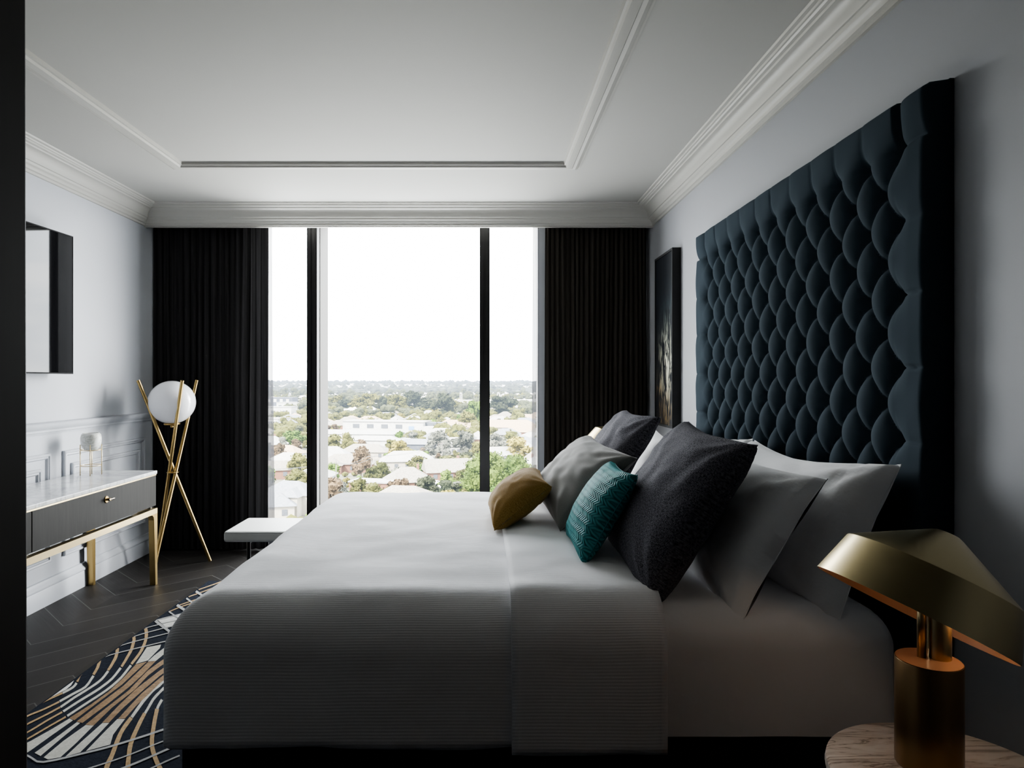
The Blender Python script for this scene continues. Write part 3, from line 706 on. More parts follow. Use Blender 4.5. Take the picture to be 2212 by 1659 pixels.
# tealight holder on the console
th_ = thing('tealight_holder', 'small speckled alabaster bowl on a thin brass stand', 'candle holder', (-2.37, 4.06, .724))
pr = [(0, .142), (.02, .144), (.038, .155), (.052, .178), (.0565, .205), (.0565, .225), (.052, .245), (.044, .254), (.038, .254), (.040, .246), (.046, .222), (.044, .195), (.03, .168), (0, .160)]
obj('bowl', lathe(bmesh.new(), pr, 48), MAT['alab'], th_, True)
st_ = bmesh.new(); Rr = .0565
for a in (.45, .45 + PI / 2, .45 + PI, .45 + 1.5 * PI):
    obj('leg', tube(bmesh.new(), [(Rr * math.cos(a), Rr * math.sin(a), 0), (Rr * math.cos(a), Rr * math.sin(a), .185)], .0028, 10), MAT['brass_p'], th_, True)
for z in (.058, .152):
    bm = bmesh.new(); tube(bm, [(Rr * math.cos(a * PI / 20), Rr * math.sin(a * PI / 20), z) for a in range(41)], .0024, 8, caps=False); obj('ring', bm, MAT['brass_p'], th_, True)

# ------------------------------------------------------------------ floor lamp
fl_ = thing('floor_lamp', 'tripod floor lamp of three crossing brass rods with a white globe', 'lamp', (-2.16, 4.69, 0))
def lc(p): return Vector(p) - Vector(fl_.location)
for tp, ft in (((-2.345, 4.565, 1.297), (-1.956, 4.815, 0)), ((-2.035, 4.545, 1.297), (-2.33, 4.79, 0)), ((-2.082, 4.885, 1.297), (-2.206, 4.48, 0))):
    a, b = lc(tp), lc(ft); b.z = .001
    obj('rod', tube(bmesh.new(), [b, a], .0118, 18), MAT['brass'], fl_, auto=.6)
bm = bmesh.new(); tube(bm, [(-.004 + .036 * math.cos(k * PI / 16), -.006 + .036 * math.sin(k * PI / 16), .655) for k in range(33)], .004, 10, caps=False); obj('ring', bm, MAT['brass'], fl_, True)
gl = []
for k in range(33):
    a = -PI / 2 + PI * k / 32; gl.append((max(0, .155 * math.cos(a)) if 0 < k < 32 else 0, .150 * math.sin(a)))
obj('globe', lathe(bmesh.new(), gl, 64, (-.012, .0, 1.143)), MAT['opal'], fl_, True)
bm = lathe(bmesh.new(), [(0, -.016), (.008, -.016), (.011, -.008), (.009, 0), (.05, .004), (.055, .012), (.04, .02), (0, .022)], 32, (-.012, 0, .982)); obj('globe_holder', bm, MAT['brass'], fl_, True)

# ------------------------------------------------------------------ bench
bn = thing('bench', 'low pale grey leather bench with thin black legs by the window', 'bench', (-.885, 4.05, 0))
def seat_pad(x0, x1, nm):
    o = obj(nm, BX(x0, x1, -.2, .2, .365, .428), MAT['leather'], bn, bevel=.016)
    return o
seat_pad(-.605, -.165, 'seat_cushion'); seat_pad(-.162, .278, 'seat_cushion'); seat_pad(.281, .60, 'seat_cushion')
bm = bmesh.new(); 
for y in (-.2, .2): tube(bm, [(-.595, y * .99, .4215), (.595, y * .99, .4215)], .0028, 8)
obj('piping', bm, MAT['leather'], bn, True)
for x in (-.47, .47):
    for y in (-.165, .165): obj('leg', tube(bmesh.new(), [(x, y, .0175), (x, y, .366)], .0115, 14), MAT['black'], bn, auto=.6)
    obj('cross_bar', tube(bmesh.new(), [(x, -.165, .357), (x, .165, .357)], .009, 12), MAT['black'], bn, auto=.6)

# ------------------------------------------------------------------ rug
RUG = [[0,[[-1.614,3.224],[-1.561,3.256],[-1.546,3.213],[-1.533,3.072],[-1.569,3.034],[-1.595,3.146]]],[1,[[-1.566,3.029],[-1.53,3.057],[-1.527,2.965],[-1.52,2.827],[-1.532,2.665],[-1.54,2.531],[-1.569,2.547],[-1.55,2.654],[-1.541,2.763],[-1.548,2.886]]],[0,[[-1.529,3.182],[-1.526,3.229],[-1.492,3.156],[-1.494,3.067],[-1.528,3.06],[-1.531,3.126]]],[1,[[-1.523,3.055],[-1.493,3.065],[-1.481,2.92],[-1.478,2.811],[-1.485,2.658],[-1.498,2.511],[-1.526,2.521],[-1.519,2.654],[-1.508,2.819]]],[0,[[-1.567,2.544],[-1.545,2.531],[-1.556,2.427],[-1.566,2.323],[-1.572,2.296],[-1.618,2.362],[-1.607,2.385],[-1.583,2.47]]],[0,[[-1.522,2.517],[-1.506,2.511],[-1.509,2.403],[-1.509,2.29],[-1.542,2.309],[-1.533,2.391]]],[0,[[-1.477,2.495],[-1.445,2.492],[-1.437,2.374],[-1.436,2.282],[-1.47,2.269],[-1.493,2.282],[-1.491,2.385]]],[0,[[-1.423,2.511],[-1.398,2.511],[-1.392,2.433],[-1.387,2.312],[-1.422,2.287],[-1.424,2.374]]],[0,[[-1.383,2.54],[-1.354,2.54],[-1.344,2.47],[-1.337,2.427],[-1.311,2.362],[-1.372,2.32],[-1.379,2.439]]],[1,[[-1.471,3.057],[-1.464,3.116],[-1.437,3.057],[-1.446,3.006],[-1.453,2.912],[-1.442,2.779],[-1.452,2.629],[-1.445,2.492],[-1.479,2.498],[-1.475,2.608],[-1.464,2.771],[-1.48,2.965]]],[1,[[-1.427,2.965],[-1.419,3.02],[-1.393,2.965],[-1.401,2.912],[-1.405,2.771],[-1.407,2.629],[-1.4,2.514],[-1.425,2.514],[-1.436,2.651],[-1.44,2.795]]],[1,[[-1.391,2.886],[-1.385,2.947],[-1.36,2.894],[-1.366,2.835],[-1.364,2.732],[-1.365,2.644],[-1.356,2.544],[-1.381,2.54],[-1.39,2.644],[-1.397,2.748]]],[4,[[-1.745,2.865],[-1.729,2.819],[-1.726,2.779],[-1.745,2.713],[-1.745,2.795]]],[2,[[-1.745,3.458],[-1.737,3.444],[-1.726,3.425],[-1.714,3.403],[-1.7,3.375],[-1.684,3.342],[-1.67,3.31],[-1.659,3.282],[-1.649,3.254],[-1.64,3.226],[-1.631,3.199],[-1.623,3.173],[-1.616,3.144],[-1.608,3.106],[-1.6,3.065],[-1.594,3.037]],[[-1.735,3.471],[-1.727,3.456],[-1.713,3.433],[-1.698,3.404],[-1.682,3.372],[-1.666,3.336],[-1.652,3.302],[-1.64,3.27],[-1.63,3.241],[-1.621,3.212],[-1.612,3.185],[-1.605,3.158],[-1.598,3.128],[-1.59,3.089],[-1.583,3.049],[-1.578,3.021]]],[0,[[-1.591,3.027],[-1.584,2.993],[-1.575,2.947],[-1.567,2.902],[-1.564,2.862],[-1.563,2.823],[-1.564,2.787],[-1.567,2.756],[-1.571,2.728],[-1.576,2.695],[-1.583,2.65],[-1.589,2.603],[-1.594,2.571]],[[-1.575,3.012],[-1.569,2.979],[-1.559,2.932],[-1.552,2.887],[-1.549,2.846],[-1.548,2.807],[-1.55,2.771],[-1.553,2.74],[-1.557,2.712],[-1.563,2.68],[-1.569,2.636],[-1.576,2.589],[-1.581,2.557]]],[2,[[-1.592,2.56],[-1.595,2.546],[-1.6,2.527],[-1.606,2.503],[-1.613,2.474],[-1.621,2.44],[-1.627,2.413],[-1.632,2.395],[-1.636,2.381],[-1.638,2.372]],[[-1.581,2.548],[-1.585,2.535],[-1.59,2.516],[-1.597,2.493],[-1.604,2.464],[-1.611,2.431],[-1.618,2.404],[-1.623,2.386],[-1.627,2.373],[-1.63,2.364]]],[2,[[-1.745,3.351],[-1.745,3.341],[-1.737,3.328],[-1.727,3.309],[-1.713,3.276],[-1.696,3.236],[-1.681,3.199],[-1.67,3.166],[-1.66,3.135],[-1.651,3.103],[-1.64,3.068],[-1.63,3.032],[-1.623,3.007]],[[-1.742,3.363],[-1.735,3.351],[-1.723,3.331],[-1.709,3.303],[-1.694,3.267],[-1.677,3.226],[-1.662,3.186],[-1.651,3.152],[-1.642,3.12],[-1.633,3.089],[-1.623,3.054],[-1.614,3.019],[-1.608,2.995]]],[0,[[-1.622,2.999],[-1.616,2.971],[-1.607,2.931],[-1.601,2.893],[-1.599,2.86],[-1.6,2.828],[-1.602,2.795],[-1.607,2.762],[-1.613,2.728],[-1.619,2.695],[-1.624,2.661],[-1.628,2.627],[-1.631,2.605]],[[-1.606,2.985],[-1.6,2.957],[-1.592,2.917],[-1.586,2.878],[-1.584,2.844],[-1.585,2.812],[-1.587,2.779],[-1.592,2.745],[-1.599,2.712],[-1.605,2.68],[-1.61,2.646],[-1.615,2.613],[-1.617,2.591]]],[2,[[-1.629,2.597],[-1.633,2.58],[-1.639,2.557],[-1.645,2.533],[-1.65,2.507],[-1.654,2.481],[-1.658,2.459],[-1.662,2.442],[-1.667,2.428],[-1.671,2.419]],[[-1.618,2.585],[-1.623,2.569],[-1.629,2.546],[-1.635,2.522],[-1.64,2.497],[-1.644,2.471],[-1.649,2.45],[-1.654,2.433],[-1.659,2.419],[-1.662,2.41]]],[2,[[-1.745,3.211],[-1.743,3.186],[-1.726,3.153],[-1.712,3.121],[-1.701,3.093],[-1.691,3.063],[-1.682,3.036],[-1.674,3.011],[-1.667,2.987],[-1.663,2.971]],[[-1.737,3.206],[-1.725,3.181],[-1.708,3.146],[-1.693,3.111],[-1.681,3.079],[-1.672,3.049],[-1.664,3.022],[-1.656,2.996],[-1.651,2.974],[-1.647,2.958]]],[0,[[-1.66,2.967],[-1.655,2.945],[-1.647,2.914],[-1.642,2.885],[-1.641,2.861],[-1.642,2.837],[-1.644,2.811],[-1.648,2.781],[-1.654,2.748],[-1.658,2.717],[-1.66,2.687],[-1.662,2.659],[-1.663,2.64]],[[-1.644,2.953],[-1.639,2.931],[-1.632,2.9],[-1.627,2.87],[-1.626,2.844],[-1.627,2.821],[-1.63,2.795],[-1.634,2.764],[-1.639,2.732],[-1.644,2.702],[-1.646,2.673],[-1.648,2.645],[-1.65,2.626]]],[2,[[-1.662,2.636],[-1.666,2.619],[-1.672,2.595],[-1.678,2.573],[-1.685,2.553],[-1.692,2.534],[-1.698,2.516],[-1.702,2.499],[-1.706,2.484],[-1.709,2.474]],[[-1.65,2.623],[-1.655,2.607],[-1.661,2.584],[-1.668,2.562],[-1.675,2.542],[-1.682,2.523],[-1.688,2.506],[-1.693,2.49],[-1.697,2.475],[-1.7,2.465]]],[2,[[-1.745,3.07],[-1.745,3.053],[-1.741,3.03],[-1.73,3.007],[-1.719,2.978],[-1.709,2.948],[-1.702,2.926]],[[-1.743,3.064],[-1.735,3.048],[-1.724,3.023],[-1.712,2.996],[-1.702,2.966],[-1.692,2.935],[-1.686,2.915]]],[0,[[-1.697,2.918],[-1.688,2.888],[-1.676,2.848],[-1.669,2.815],[-1.671,2.792],[-1.677,2.772],[-1.683,2.752],[-1.688,2.728],[-1.693,2.704],[-1.696,2.688]],[[-1.681,2.906],[-1.673,2.876],[-1.661,2.836],[-1.654,2.799],[-1.656,2.775],[-1.662,2.755],[-1.668,2.736],[-1.673,2.712],[-1.679,2.688],[-1.683,2.672]]],[2,[[-1.693,2.681],[-1.698,2.664],[-1.705,2.642],[-1.713,2.621],[-1.721,2.605],[-1.73,2.59],[-1.738,2.576],[-1.744,2.56],[-1.745,2.545],[-1.745,2.535]],[[-1.682,2.667],[-1.687,2.652],[-1.695,2.63],[-1.703,2.609],[-1.711,2.593],[-1.72,2.579],[-1.728,2.565],[-1.734,2.55],[-1.739,2.536],[-1.742,2.526]]],[2,[[-1.745,2.926],[-1.731,2.856]],[[-1.744,2.914],[-1.717,2.848]]],[0,[[-1.729,2.849],[-1.725,2.839],[-1.721,2.826],[-1.719,2.811],[-1.721,2.793],[-1.726,2.774],[-1.729,2.76]],[[-1.714,2.838],[-1.71,2.828],[-1.706,2.812],[-1.704,2.795],[-1.706,2.776],[-1.711,2.757],[-1.715,2.743]]],[2,[[-1.727,2.755],[-1.732,2.743],[-1.738,2.726],[-1.745,2.708],[-1.745,2.69],[-1.745,2.672],[-1.745,2.66]],[[-1.715,2.741],[-1.72,2.729],[-1.727,2.713],[-1.734,2.696],[-1.741,2.679],[-1.745,2.661],[-1.745,2.649]]],[0,[[-1.373,2.896],[-1.372,2.877],[-1.37,2.852],[-1.37,2.829],[-1.371,2.815],[-1.373,2.801],[-1.374,2.781],[-1.372,2.751],[-1.369,2.717],[-1.364,2.68],[-1.357,2.636],[-1.349,2.591],[-1.344,2.56]],[[-1.355,2.876],[-1.353,2.858],[-1.352,2.833],[-1.351,2.809],[-1.353,2.793],[-1.355,2.78],[-1.356,2.762],[-1.354,2.734],[-1.351,2.701],[-1.347,2.665],[-1.34,2.622],[-1.333,2.578],[-1.328,2.547]]],[2,[[-1.344,2.556],[-1.341,2.533],[-1.337,2.502],[-1.331,2.471],[-1.324,2.444],[-1.317,2.418],[-1.308,2.39],[-1.298,2.36],[-1.287,2.329],[-1.277,2.301],[-1.27,2.277],[-1.264,2.253],[-1.255,2.226],[-1.243,2.198],[-1.23,2.167],[-1.211,2.127],[-1.18,2.067],[-1.145,2.001],[-1.121,1.956]],[[-1.324,2.539],[-1.321,2.516],[-1.316,2.486],[-1.311,2.456],[-1.305,2.431],[-1.297,2.407],[-1.288,2.38],[-1.279,2.351],[-1.268,2.32],[-1.258,2.29],[-1.25,2.265],[-1.244,2.243],[-1.235,2.218],[-1.225,2.192],[-1.212,2.163],[-1.193,2.124],[-1.163,2.065],[-1.129,1.999],[-1.106,1.955]]],[0,[[-1.336,2.835],[-1.336,2.816],[-1.336,2.789],[-1.335,2.763],[-1.335,2.744],[-1.334,2.725],[-1.331,2.7],[-1.323,2.662],[-1.313,2.619],[-1.307,2.589]],[[-1.321,2.819],[-1.321,2.8],[-1.321,2.773],[-1.321,2.748],[-1.32,2.729],[-1.319,2.712],[-1.317,2.689],[-1.309,2.652],[-1.3,2.609],[-1.294,2.579]]],[2,[[-1.309,2.587],[-1.303,2.562],[-1.295,2.526],[-1.285,2.488],[-1.275,2.451],[-1.264,2.412],[-1.251,2.372],[-1.234,2.33],[-1.214,2.288],[-1.195,2.246],[-1.177,2.21],[-1.158,2.174],[-1.132,2.125],[-1.092,2.051],[-1.047,1.97],[-1.018,1.917]],[[-1.291,2.574],[-1.285,2.549],[-1.276,2.514],[-1.266,2.476],[-1.256,2.44],[-1.245,2.402],[-1.232,2.364],[-1.216,2.325],[-1.198,2.285],[-1.178,2.244],[-1.16,2.209],[-1.142,2.174],[-1.117,2.126],[-1.076,2.052],[-1.032,1.971],[-1.003,1.917]]],[0,[[-1.295,2.7],[-1.292,2.685],[-1.288,2.665],[-1.284,2.648],[-1.281,2.636],[-1.278,2.627],[-1.276,2.621]],[[-1.281,2.689],[-1.278,2.675],[-1.274,2.655],[-1.271,2.639],[-1.268,2.629],[-1.266,2.622],[-1.264,2.616]]],[2,[[-1.278,2.618],[-1.264,2.582],[-1.245,2.532],[-1.226,2.485],[-1.209,2.443],[-1.192,2.403],[-1.175,2.368],[-1.159,2.338],[-1.144,2.313],[-1.13,2.292],[-1.117,2.273],[-1.105,2.256],[-1.091,2.237],[-1.076,2.217],[-1.058,2.194],[-1.037,2.167],[-1.007,2.127],[-0.973,2.083],[-0.95,2.053]],[[-1.26,2.612],[-1.247,2.576],[-1.228,2.527],[-1.209,2.48],[-1.192,2.439],[-1.176,2.401],[-1.16,2.368],[-1.146,2.342],[-1.132,2.32],[-1.119,2.3],[-1.107,2.282],[-1.096,2.267],[-1.083,2.249],[-1.067,2.229],[-1.05,2.207],[-1.028,2.179],[-0.998,2.139],[-0.964,2.094],[-0.941,2.064]]],[3,[[-1.745,3.089],[-1.745,3.102],[-1.734,3.121],[-1.717,3.141],[-1.695,3.162],[-1.669,3.185],[-1.643,3.208],[-1.618,3.23],[-1.593,3.253],[-1.57,3.272],[-1.55,3.289],[-1.533,3.304],[-1.521,3.313]],[[-1.745,3.099],[-1.745,3.112],[-1.741,3.131],[-1.724,3.151],[-1.702,3.173],[-1.676,3.196],[-1.65,3.219],[-1.625,3.242],[-1.599,3.264],[-1.577,3.284],[-1.557,3.301],[-1.54,3.316],[-1.528,3.325]]],[3,[[-1.745,3.227],[-1.74,3.241],[-1.725,3.26],[-1.704,3.284],[-1.673,3.315],[-1.635,3.351],[-1.604,3.38],[-1.586,3.398],[-1.575,3.409],[-1.569,3.416]],[[-1.745,3.238],[-1.745,3.251],[-1.731,3.271],[-1.711,3.295],[-1.679,3.326],[-1.641,3.362],[-1.61,3.392],[-1.592,3.41],[-1.582,3.421],[-1.575,3.428]]],[3,[[-1.74,3.349],[-1.73,3.363],[-1.716,3.383],[-1.699,3.404],[-1.678,3.427],[-1.655,3.451],[-1.635,3.471],[-1.621,3.483],[-1.612,3.491],[-1.605,3.495]],[[-1.745,3.36],[-1.737,3.374],[-1.723,3.394],[-1.705,3.416],[-1.685,3.438],[-1.662,3.463],[-1.642,3.483],[-1.628,3.495],[-1.618,3.503],[-1.612,3.508]]],[3,[[-1.744,3.462],[-1.696,3.512]],[[-1.745,3.474],[-1.704,3.524]]],[3,[[-1.147,2.495],[-1.158,2.484],[-1.174,2.468],[-1.191,2.451],[-1.208,2.435],[-1.228,2.417],[-1.247,2.4],[-1.266,2.384],[-1.284,2.369],[-1.304,2.354],[-1.324,2.34],[-1.344,2.327],[-1.37,2.312],[-1.404,2.291],[-1.443,2.269],[-1.477,2.256],[-1.499,2.259],[-1.517,2.271],[-1.537,2.284],[-1.561,2.298],[-1.584,2.312],[-1.601,2.323]],[[-1.139,2.482],[-1.15,2.471],[-1.165,2.455],[-1.182,2.439],[-1.2,2.422],[-1.219,2.405],[-1.238,2.388],[-1.257,2.372],[-1.276,2.357],[-1.295,2.342],[-1.315,2.328],[-1.336,2.315],[-1.361,2.301],[-1.396,2.28],[-1.435,2.258],[-1.469,2.245],[-1.494,2.248],[-1.515,2.261],[-1.534,2.274],[-1.557,2.288],[-1.581,2.302],[-1.597,2.312]]],[3,[[-1.109,2.413],[-1.117,2.405],[-1.128,2.394],[-1.143,2.377],[-1.164,2.353],[-1.187,2.325],[-1.209,2.299],[-1.228,2.28],[-1.246,2.263],[-1.265,2.247],[-1.289,2.228],[-1.313,2.209],[-1.33,2.196]],[[-1.104,2.405],[-1.112,2.397],[-1.123,2.386],[-1.138,2.37],[-1.158,2.346],[-1.182,2.317],[-1.204,2.292],[-1.223,2.273],[-1.241,2.256],[-1.26,2.24],[-1.283,2.221],[-1.308,2.202],[-1.324,2.189]]],[3,[[-1.074,2.368],[-1.077,2.363],[-1.082,2.355],[-1.093,2.34],[-1.114,2.313],[-1.14,2.279],[-1.165,2.249],[-1.191,2.221],[-1.216,2.195],[-1.233,2.178]],[[-1.065,2.357],[-1.068,2.352],[-1.074,2.344],[-1.085,2.328],[-1.106,2.302],[-1.132,2.269],[-1.157,2.238],[-1.183,2.211],[-1.208,2.185],[-1.225,2.168]]],[3,[[-1.037,2.294],[-1.043,2.287],[-1.051,2.277],[-1.059,2.267],[-1.064,2.262],[-1.068,2.257],[-1.075,2.247],[-1.09,2.227],[-1.108,2.203],[-1.121,2.186]],[[-1.031,2.286],[-1.037,2.279],[-1.046,2.269],[-1.054,2.26],[-1.058,2.254],[-1.062,2.249],[-1.069,2.24],[-1.084,2.22],[-1.103,2.196],[-1.116,2.179]]],[2,[[-1.734,4.099],[-1.719,4.13],[-1.698,4.175],[-1.679,4.216],[-1.669,4.241],[-1.662,4.262],[-1.65,4.285],[-1.629,4.285],[-1.604,4.285],[-1.586,4.285]],[[-1.743,4.116],[-1.728,4.148],[-1.707,4.193],[-1.689,4.234],[-1.678,4.26],[-1.671,4.281],[-1.66,4.285],[-1.639,4.285],[-1.614,4.285],[-1.595,4.285]]],[2,[[-1.736,3.963],[-1.719,4.001],[-1.693,4.056],[-1.67,4.109],[-1.652,4.154],[-1.637,4.196],[-1.621,4.237],[-1.6,4.284],[-1.579,4.285],[-1.564,4.285]],[[-1.745,3.98],[-1.728,4.018],[-1.702,4.073],[-1.679,4.127],[-1.661,4.171],[-1.646,4.214],[-1.63,4.256],[-1.61,4.285],[-1.589,4.285],[-1.574,4.285]]],[2,[[-1.732,3.802],[-1.719,3.828],[-1.699,3.865],[-1.679,3.902],[-1.661,3.936],[-1.642,3.971],[-1.622,4.008],[-1.597,4.055],[-1.57,4.104],[-1.551,4.14]],[[-1.741,3.817],[-1.727,3.843],[-1.708,3.88],[-1.687,3.918],[-1.669,3.952],[-1.651,3.987],[-1.631,4.025],[-1.606,4.072],[-1.579,4.122],[-1.559,4.158]]],[2,[[-1.733,3.707],[-1.726,3.728],[-1.715,3.759],[-1.703,3.79],[-1.688,3.817],[-1.672,3.844],[-1.654,3.874],[-1.632,3.914],[-1.607,3.957],[-1.589,3.988]],[[-1.742,3.721],[-1.734,3.743],[-1.724,3.773],[-1.711,3.805],[-1.697,3.832],[-1.681,3.86],[-1.663,3.89],[-1.64,3.93],[-1.615,3.974],[-1.597,4.005]]],[4,[[-1.745,3.596],[-1.637,3.714],[-1.561,3.766],[-1.605,3.521],[-1.631,3.469]]],[3,[[-1.744,3.573],[-1.714,3.606],[-1.67,3.652],[-1.63,3.693],[-1.598,3.724],[-1.569,3.749],[-1.549,3.767]],[[-1.745,3.587],[-1.722,3.62],[-1.678,3.666],[-1.638,3.708],[-1.605,3.739],[-1.576,3.765],[-1.556,3.782]]],[3,[[-1.686,3.528],[-1.667,3.545],[-1.639,3.569],[-1.613,3.59],[-1.592,3.605],[-1.573,3.617],[-1.56,3.625]],[[-1.693,3.54],[-1.673,3.557],[-1.645,3.581],[-1.62,3.602],[-1.598,3.617],[-1.579,3.63],[-1.566,3.638]]],[3,[[-1.738,4.056],[-1.711,4.026],[-1.672,3.983],[-1.628,3.935],[-1.574,3.875],[-1.516,3.811],[-1.475,3.767]],[[-1.745,4.093],[-1.719,4.063],[-1.68,4.019],[-1.635,3.97],[-1.58,3.909],[-1.521,3.844],[-1.481,3.799]]],[3,[[-1.739,3.932],[-1.714,3.903],[-1.678,3.861],[-1.634,3.811],[-1.576,3.744],[-1.513,3.671],[-1.469,3.621]],[[-1.744,3.957],[-1.719,3.927],[-1.682,3.885],[-1.638,3.834],[-1.58,3.766],[-1.516,3.692],[-1.472,3.642]]],[3,[[-1.739,3.806],[-1.709,3.775],[-1.665,3.731],[-1.619,3.684],[-1.564,3.628],[-1.506,3.569],[-1.466,3.529]],[[-1.745,3.842],[-1.717,3.811],[-1.673,3.766],[-1.626,3.718],[-1.57,3.661],[-1.512,3.601],[-1.472,3.56]]],[3,[[-1.737,3.709],[-1.709,3.679],[-1.669,3.638],[-1.626,3.594],[-1.576,3.543],[-1.524,3.49],[-1.488,3.454]],[[-1.741,3.727],[-1.713,3.697],[-1.673,3.656],[-1.63,3.611],[-1.58,3.56],[-1.527,3.506],[-1.491,3.469]]],[3,[[-1.743,3.561],[-1.711,3.527],[-1.666,3.481],[-1.622,3.436],[-1.58,3.392],[-1.54,3.35],[-1.513,3.321]],[[-1.745,3.591],[-1.717,3.557],[-1.671,3.51],[-1.627,3.464],[-1.585,3.419],[-1.544,3.376],[-1.516,3.347]]]]
def rug():
    bm = bmesh.new(); box(bm, -1.755, .32, 1.30, 4.295, .001, .013)
    mi = {0: 1, 1: 2, 2: 3, 3: 4, 4: 5}
    lay = {0: .0142, 1: .0144, 4: .0150, 2: .0156, 3: .0162}; n = 0
    for it in RUG:
        z = lay[it[0]] + n * 2e-6; n += 1
        if len(it) == 2:
            pts = []
            for p in it[1]:
                if not pts or (abs(p[0] - pts[-1][0]) + abs(p[1] - pts[-1][1])) > .002: pts.append(p)
            f = bm.faces.new([bm.verts.new((x, y, z)) for x, y in pts]); f.material_index = mi[it[0]]
            if f.normal.z < 0: f.normal_flip()
        else:
            L = [bm.verts.new((x, y, z)) for x, y in it[1]]; R = [bm.verts.new((x, y, z)) for x, y in it[2]]
            for i in range(len(L) - 1):
                try: f = bm.faces.new((L[i], L[i + 1], R[i + 1], R[i])); f.material_index = mi[it[0]]
                except ValueError: pass
    o = obj('rug', bm, [MAT['navy'], MAT['cream'], MAT['gold'], MAT['tan'], MAT['greyp'], MAT['white']])
    tag(o, 'navy rug under the bed with swirling gold and cream stripes', 'rug')
rug()

# ------------------------------------------------------------------ the suburb far below the window
F_, CX_, CY_ = 1450., 1043., 822.
def at(px, py):
    d = F_ * (H - ZG) / (py - CY_); return ((px - CX_) * d / F_, d)
rng = random.Random(11)
gd = bmesh.new()
ys = [60, 120, 200, 300, 450, 700, 1100, 1800, 3000, 5000, 9000, 15000]
rows = [[gd.verts.new((-.9 * y - 40 + (1.5 * y + 80) * i / 12, y, ZG)) for i in range(13)] for y in ys]
for a, b in zip(rows, rows[1:]):
    for i in range(12): gd.faces.new((a[i], a[i + 1], b[i + 1], b[i]))
tag(obj('ground', gd, OM['ground']), 'pale hazy ground of the suburb far below the window', 'ground', kind='structure')
def strip(name, pts, w, mat, label, z=.05):
    bm = bmesh.new(); P = [Vector((*at(*p), ZG + z)) for p in pts]; L = []; R = []
    for i, p in enumerate(P):
        d = (P[min(i + 1, len(P) - 1)] - P[max(0, i - 1)]).normalized(); n_ = Vector((-d.y, d.x, 0))
        L.append(bm.verts.new(p + n_ * w / 2)); R.append(bm.verts.new(p - n_ * w / 2))
    for i in range(len(P) - 1): bm.faces.new((L[i], L[i + 1], R[i + 1], R[i]))
    return tag(obj(name, bm, mat), label, 'street', kind='structure')
strip('road', [(560, 1066), (700, 1052), (800, 1039), (880, 1028), (960, 1019), (1060, 1003), (1180, 990)], 8, OM['road'], 'pale asphalt street crossing below the middle pane')
strip('road', [(560, 958), (640, 952), (760, 946)], 7, OM['road'], 'pale asphalt side street further out')

# ---- houses
HR = []   # footprints, to keep random trees and houses apart
def hip(bm, L, W, h0, rh, ov=.5, gable=False):
    a, b = L / 2 + ov, W / 2 + ov; r = (L / 2 - W / 2 * .95) if not gable else L / 2 + ov
    r = max(r, .3)
    v = [bm.verts.new(p) for p in ((-a, -b, h0), (a, -b, h0), (a, b, h0), (-a, b, h0), (-r, 0, h0 + rh), (r, 0, h0 + rh))]
    for f in ((0, 1, 5, 4), (1, 2, 5), (2, 3, 4, 5), (3, 0, 4), (3, 2, 1, 0)): bm.faces.new([v[i] for i in f])
    return bm
WIN_ME = None
def window_mesh():
    global WIN_ME
    if WIN_ME is None:
        o = obj('window', BX(-.6, .6, -.06, .03, 0, 1.3), OM['pane']); WIN_ME = o.data; bpy.data.objects.remove(o)
    return WIN_ME
def house(x, y, rz, L, W, wh, rh, roof, wall, label, group=None, windows=3, gable=False, wing=None, name='house', flat=False, cat='house'):
    t = thing(name, label, cat, (x, y, ZG), rz, group); HR.append((x, y, max(L, W) * .6))
    bm = BX(-L / 2, L / 2, -W / 2, W / 2, 0, wh)
    if wing: box(bm, wing[0] - wing[2] / 2, wing[0] + wing[2] / 2, -W / 2 - wing[1], -W / 2 + .1, 0, wh)
    if gable: 
        for s in (-1, 1):
            bm.faces.new([bm.verts.new(p) for p in ((s * L / 2, -W / 2, wh), (s * L / 2, W / 2, wh), (s * L / 2, 0, wh + rh * .93))])
    obj('walls', bm, OM[wall], t)
    if flat:
        bm = BX(-L / 2 - .3, L / 2 + .3, -W / 2 - .3, W / 2 + .3, wh, wh + rh)
    else:
        bm = hip(bmesh.new(), L, W, wh, rh, gable=gable)
        if wing:
            w2, d2 = wing[2] / 2 + .5, wing[1]; yy = -W / 2 - d2 - .5; hh = rh * wing[2] / W
            v = [bm.verts.new(p) for p in ((wing[0] - w2, yy, wh), (wing[0] + w2, yy, wh), (wing[0] + w2, 0, wh), (wing[0] - w2, 0, wh), (wing[0], yy + w2 * .9, wh + hh), (wing[0], 0, wh + hh))]
            for f in ((0, 1, 4), (1, 2, 5, 4), (3, 0, 4, 5)): bm.faces.new([v[i] for i in f])
    obj('roof', bm, OM[roof], t)
    me = window_mesh()
    for k in range(windows):
        o = bpy.data.objects.new('window', me); C.objects.link(o); o.parent = t; o.location = (-L / 2 + (k + .5) * L / windows, -W / 2 - .02, 1.0)
    if windows > 1 and wall == 'wall_brick':
        obj('chimney', BX(L * .2, L * .2 + .7, .3, 1.0, wh, wh + rh + .7), OM['wall_brick'], t)
    return t
def pl_house(px, py, *a, **k):
    x, y = at(px, py); return house(x, y, *a, **k)
pl_house(880, 1059, R_(8), 12.5, 9.5, 2.8, 3.6, 'roof_tile', 'wall_brick', 'beige tiled hip roofed house nearest the bed edge in the middle pane')
pl_house(806, 1066, R_(-14), 11, 6, 3.2, .35, 'roof_white', 'wall_brick', 'flat white roofed orange brick building just above the bed edge', flat=True, windows=0)
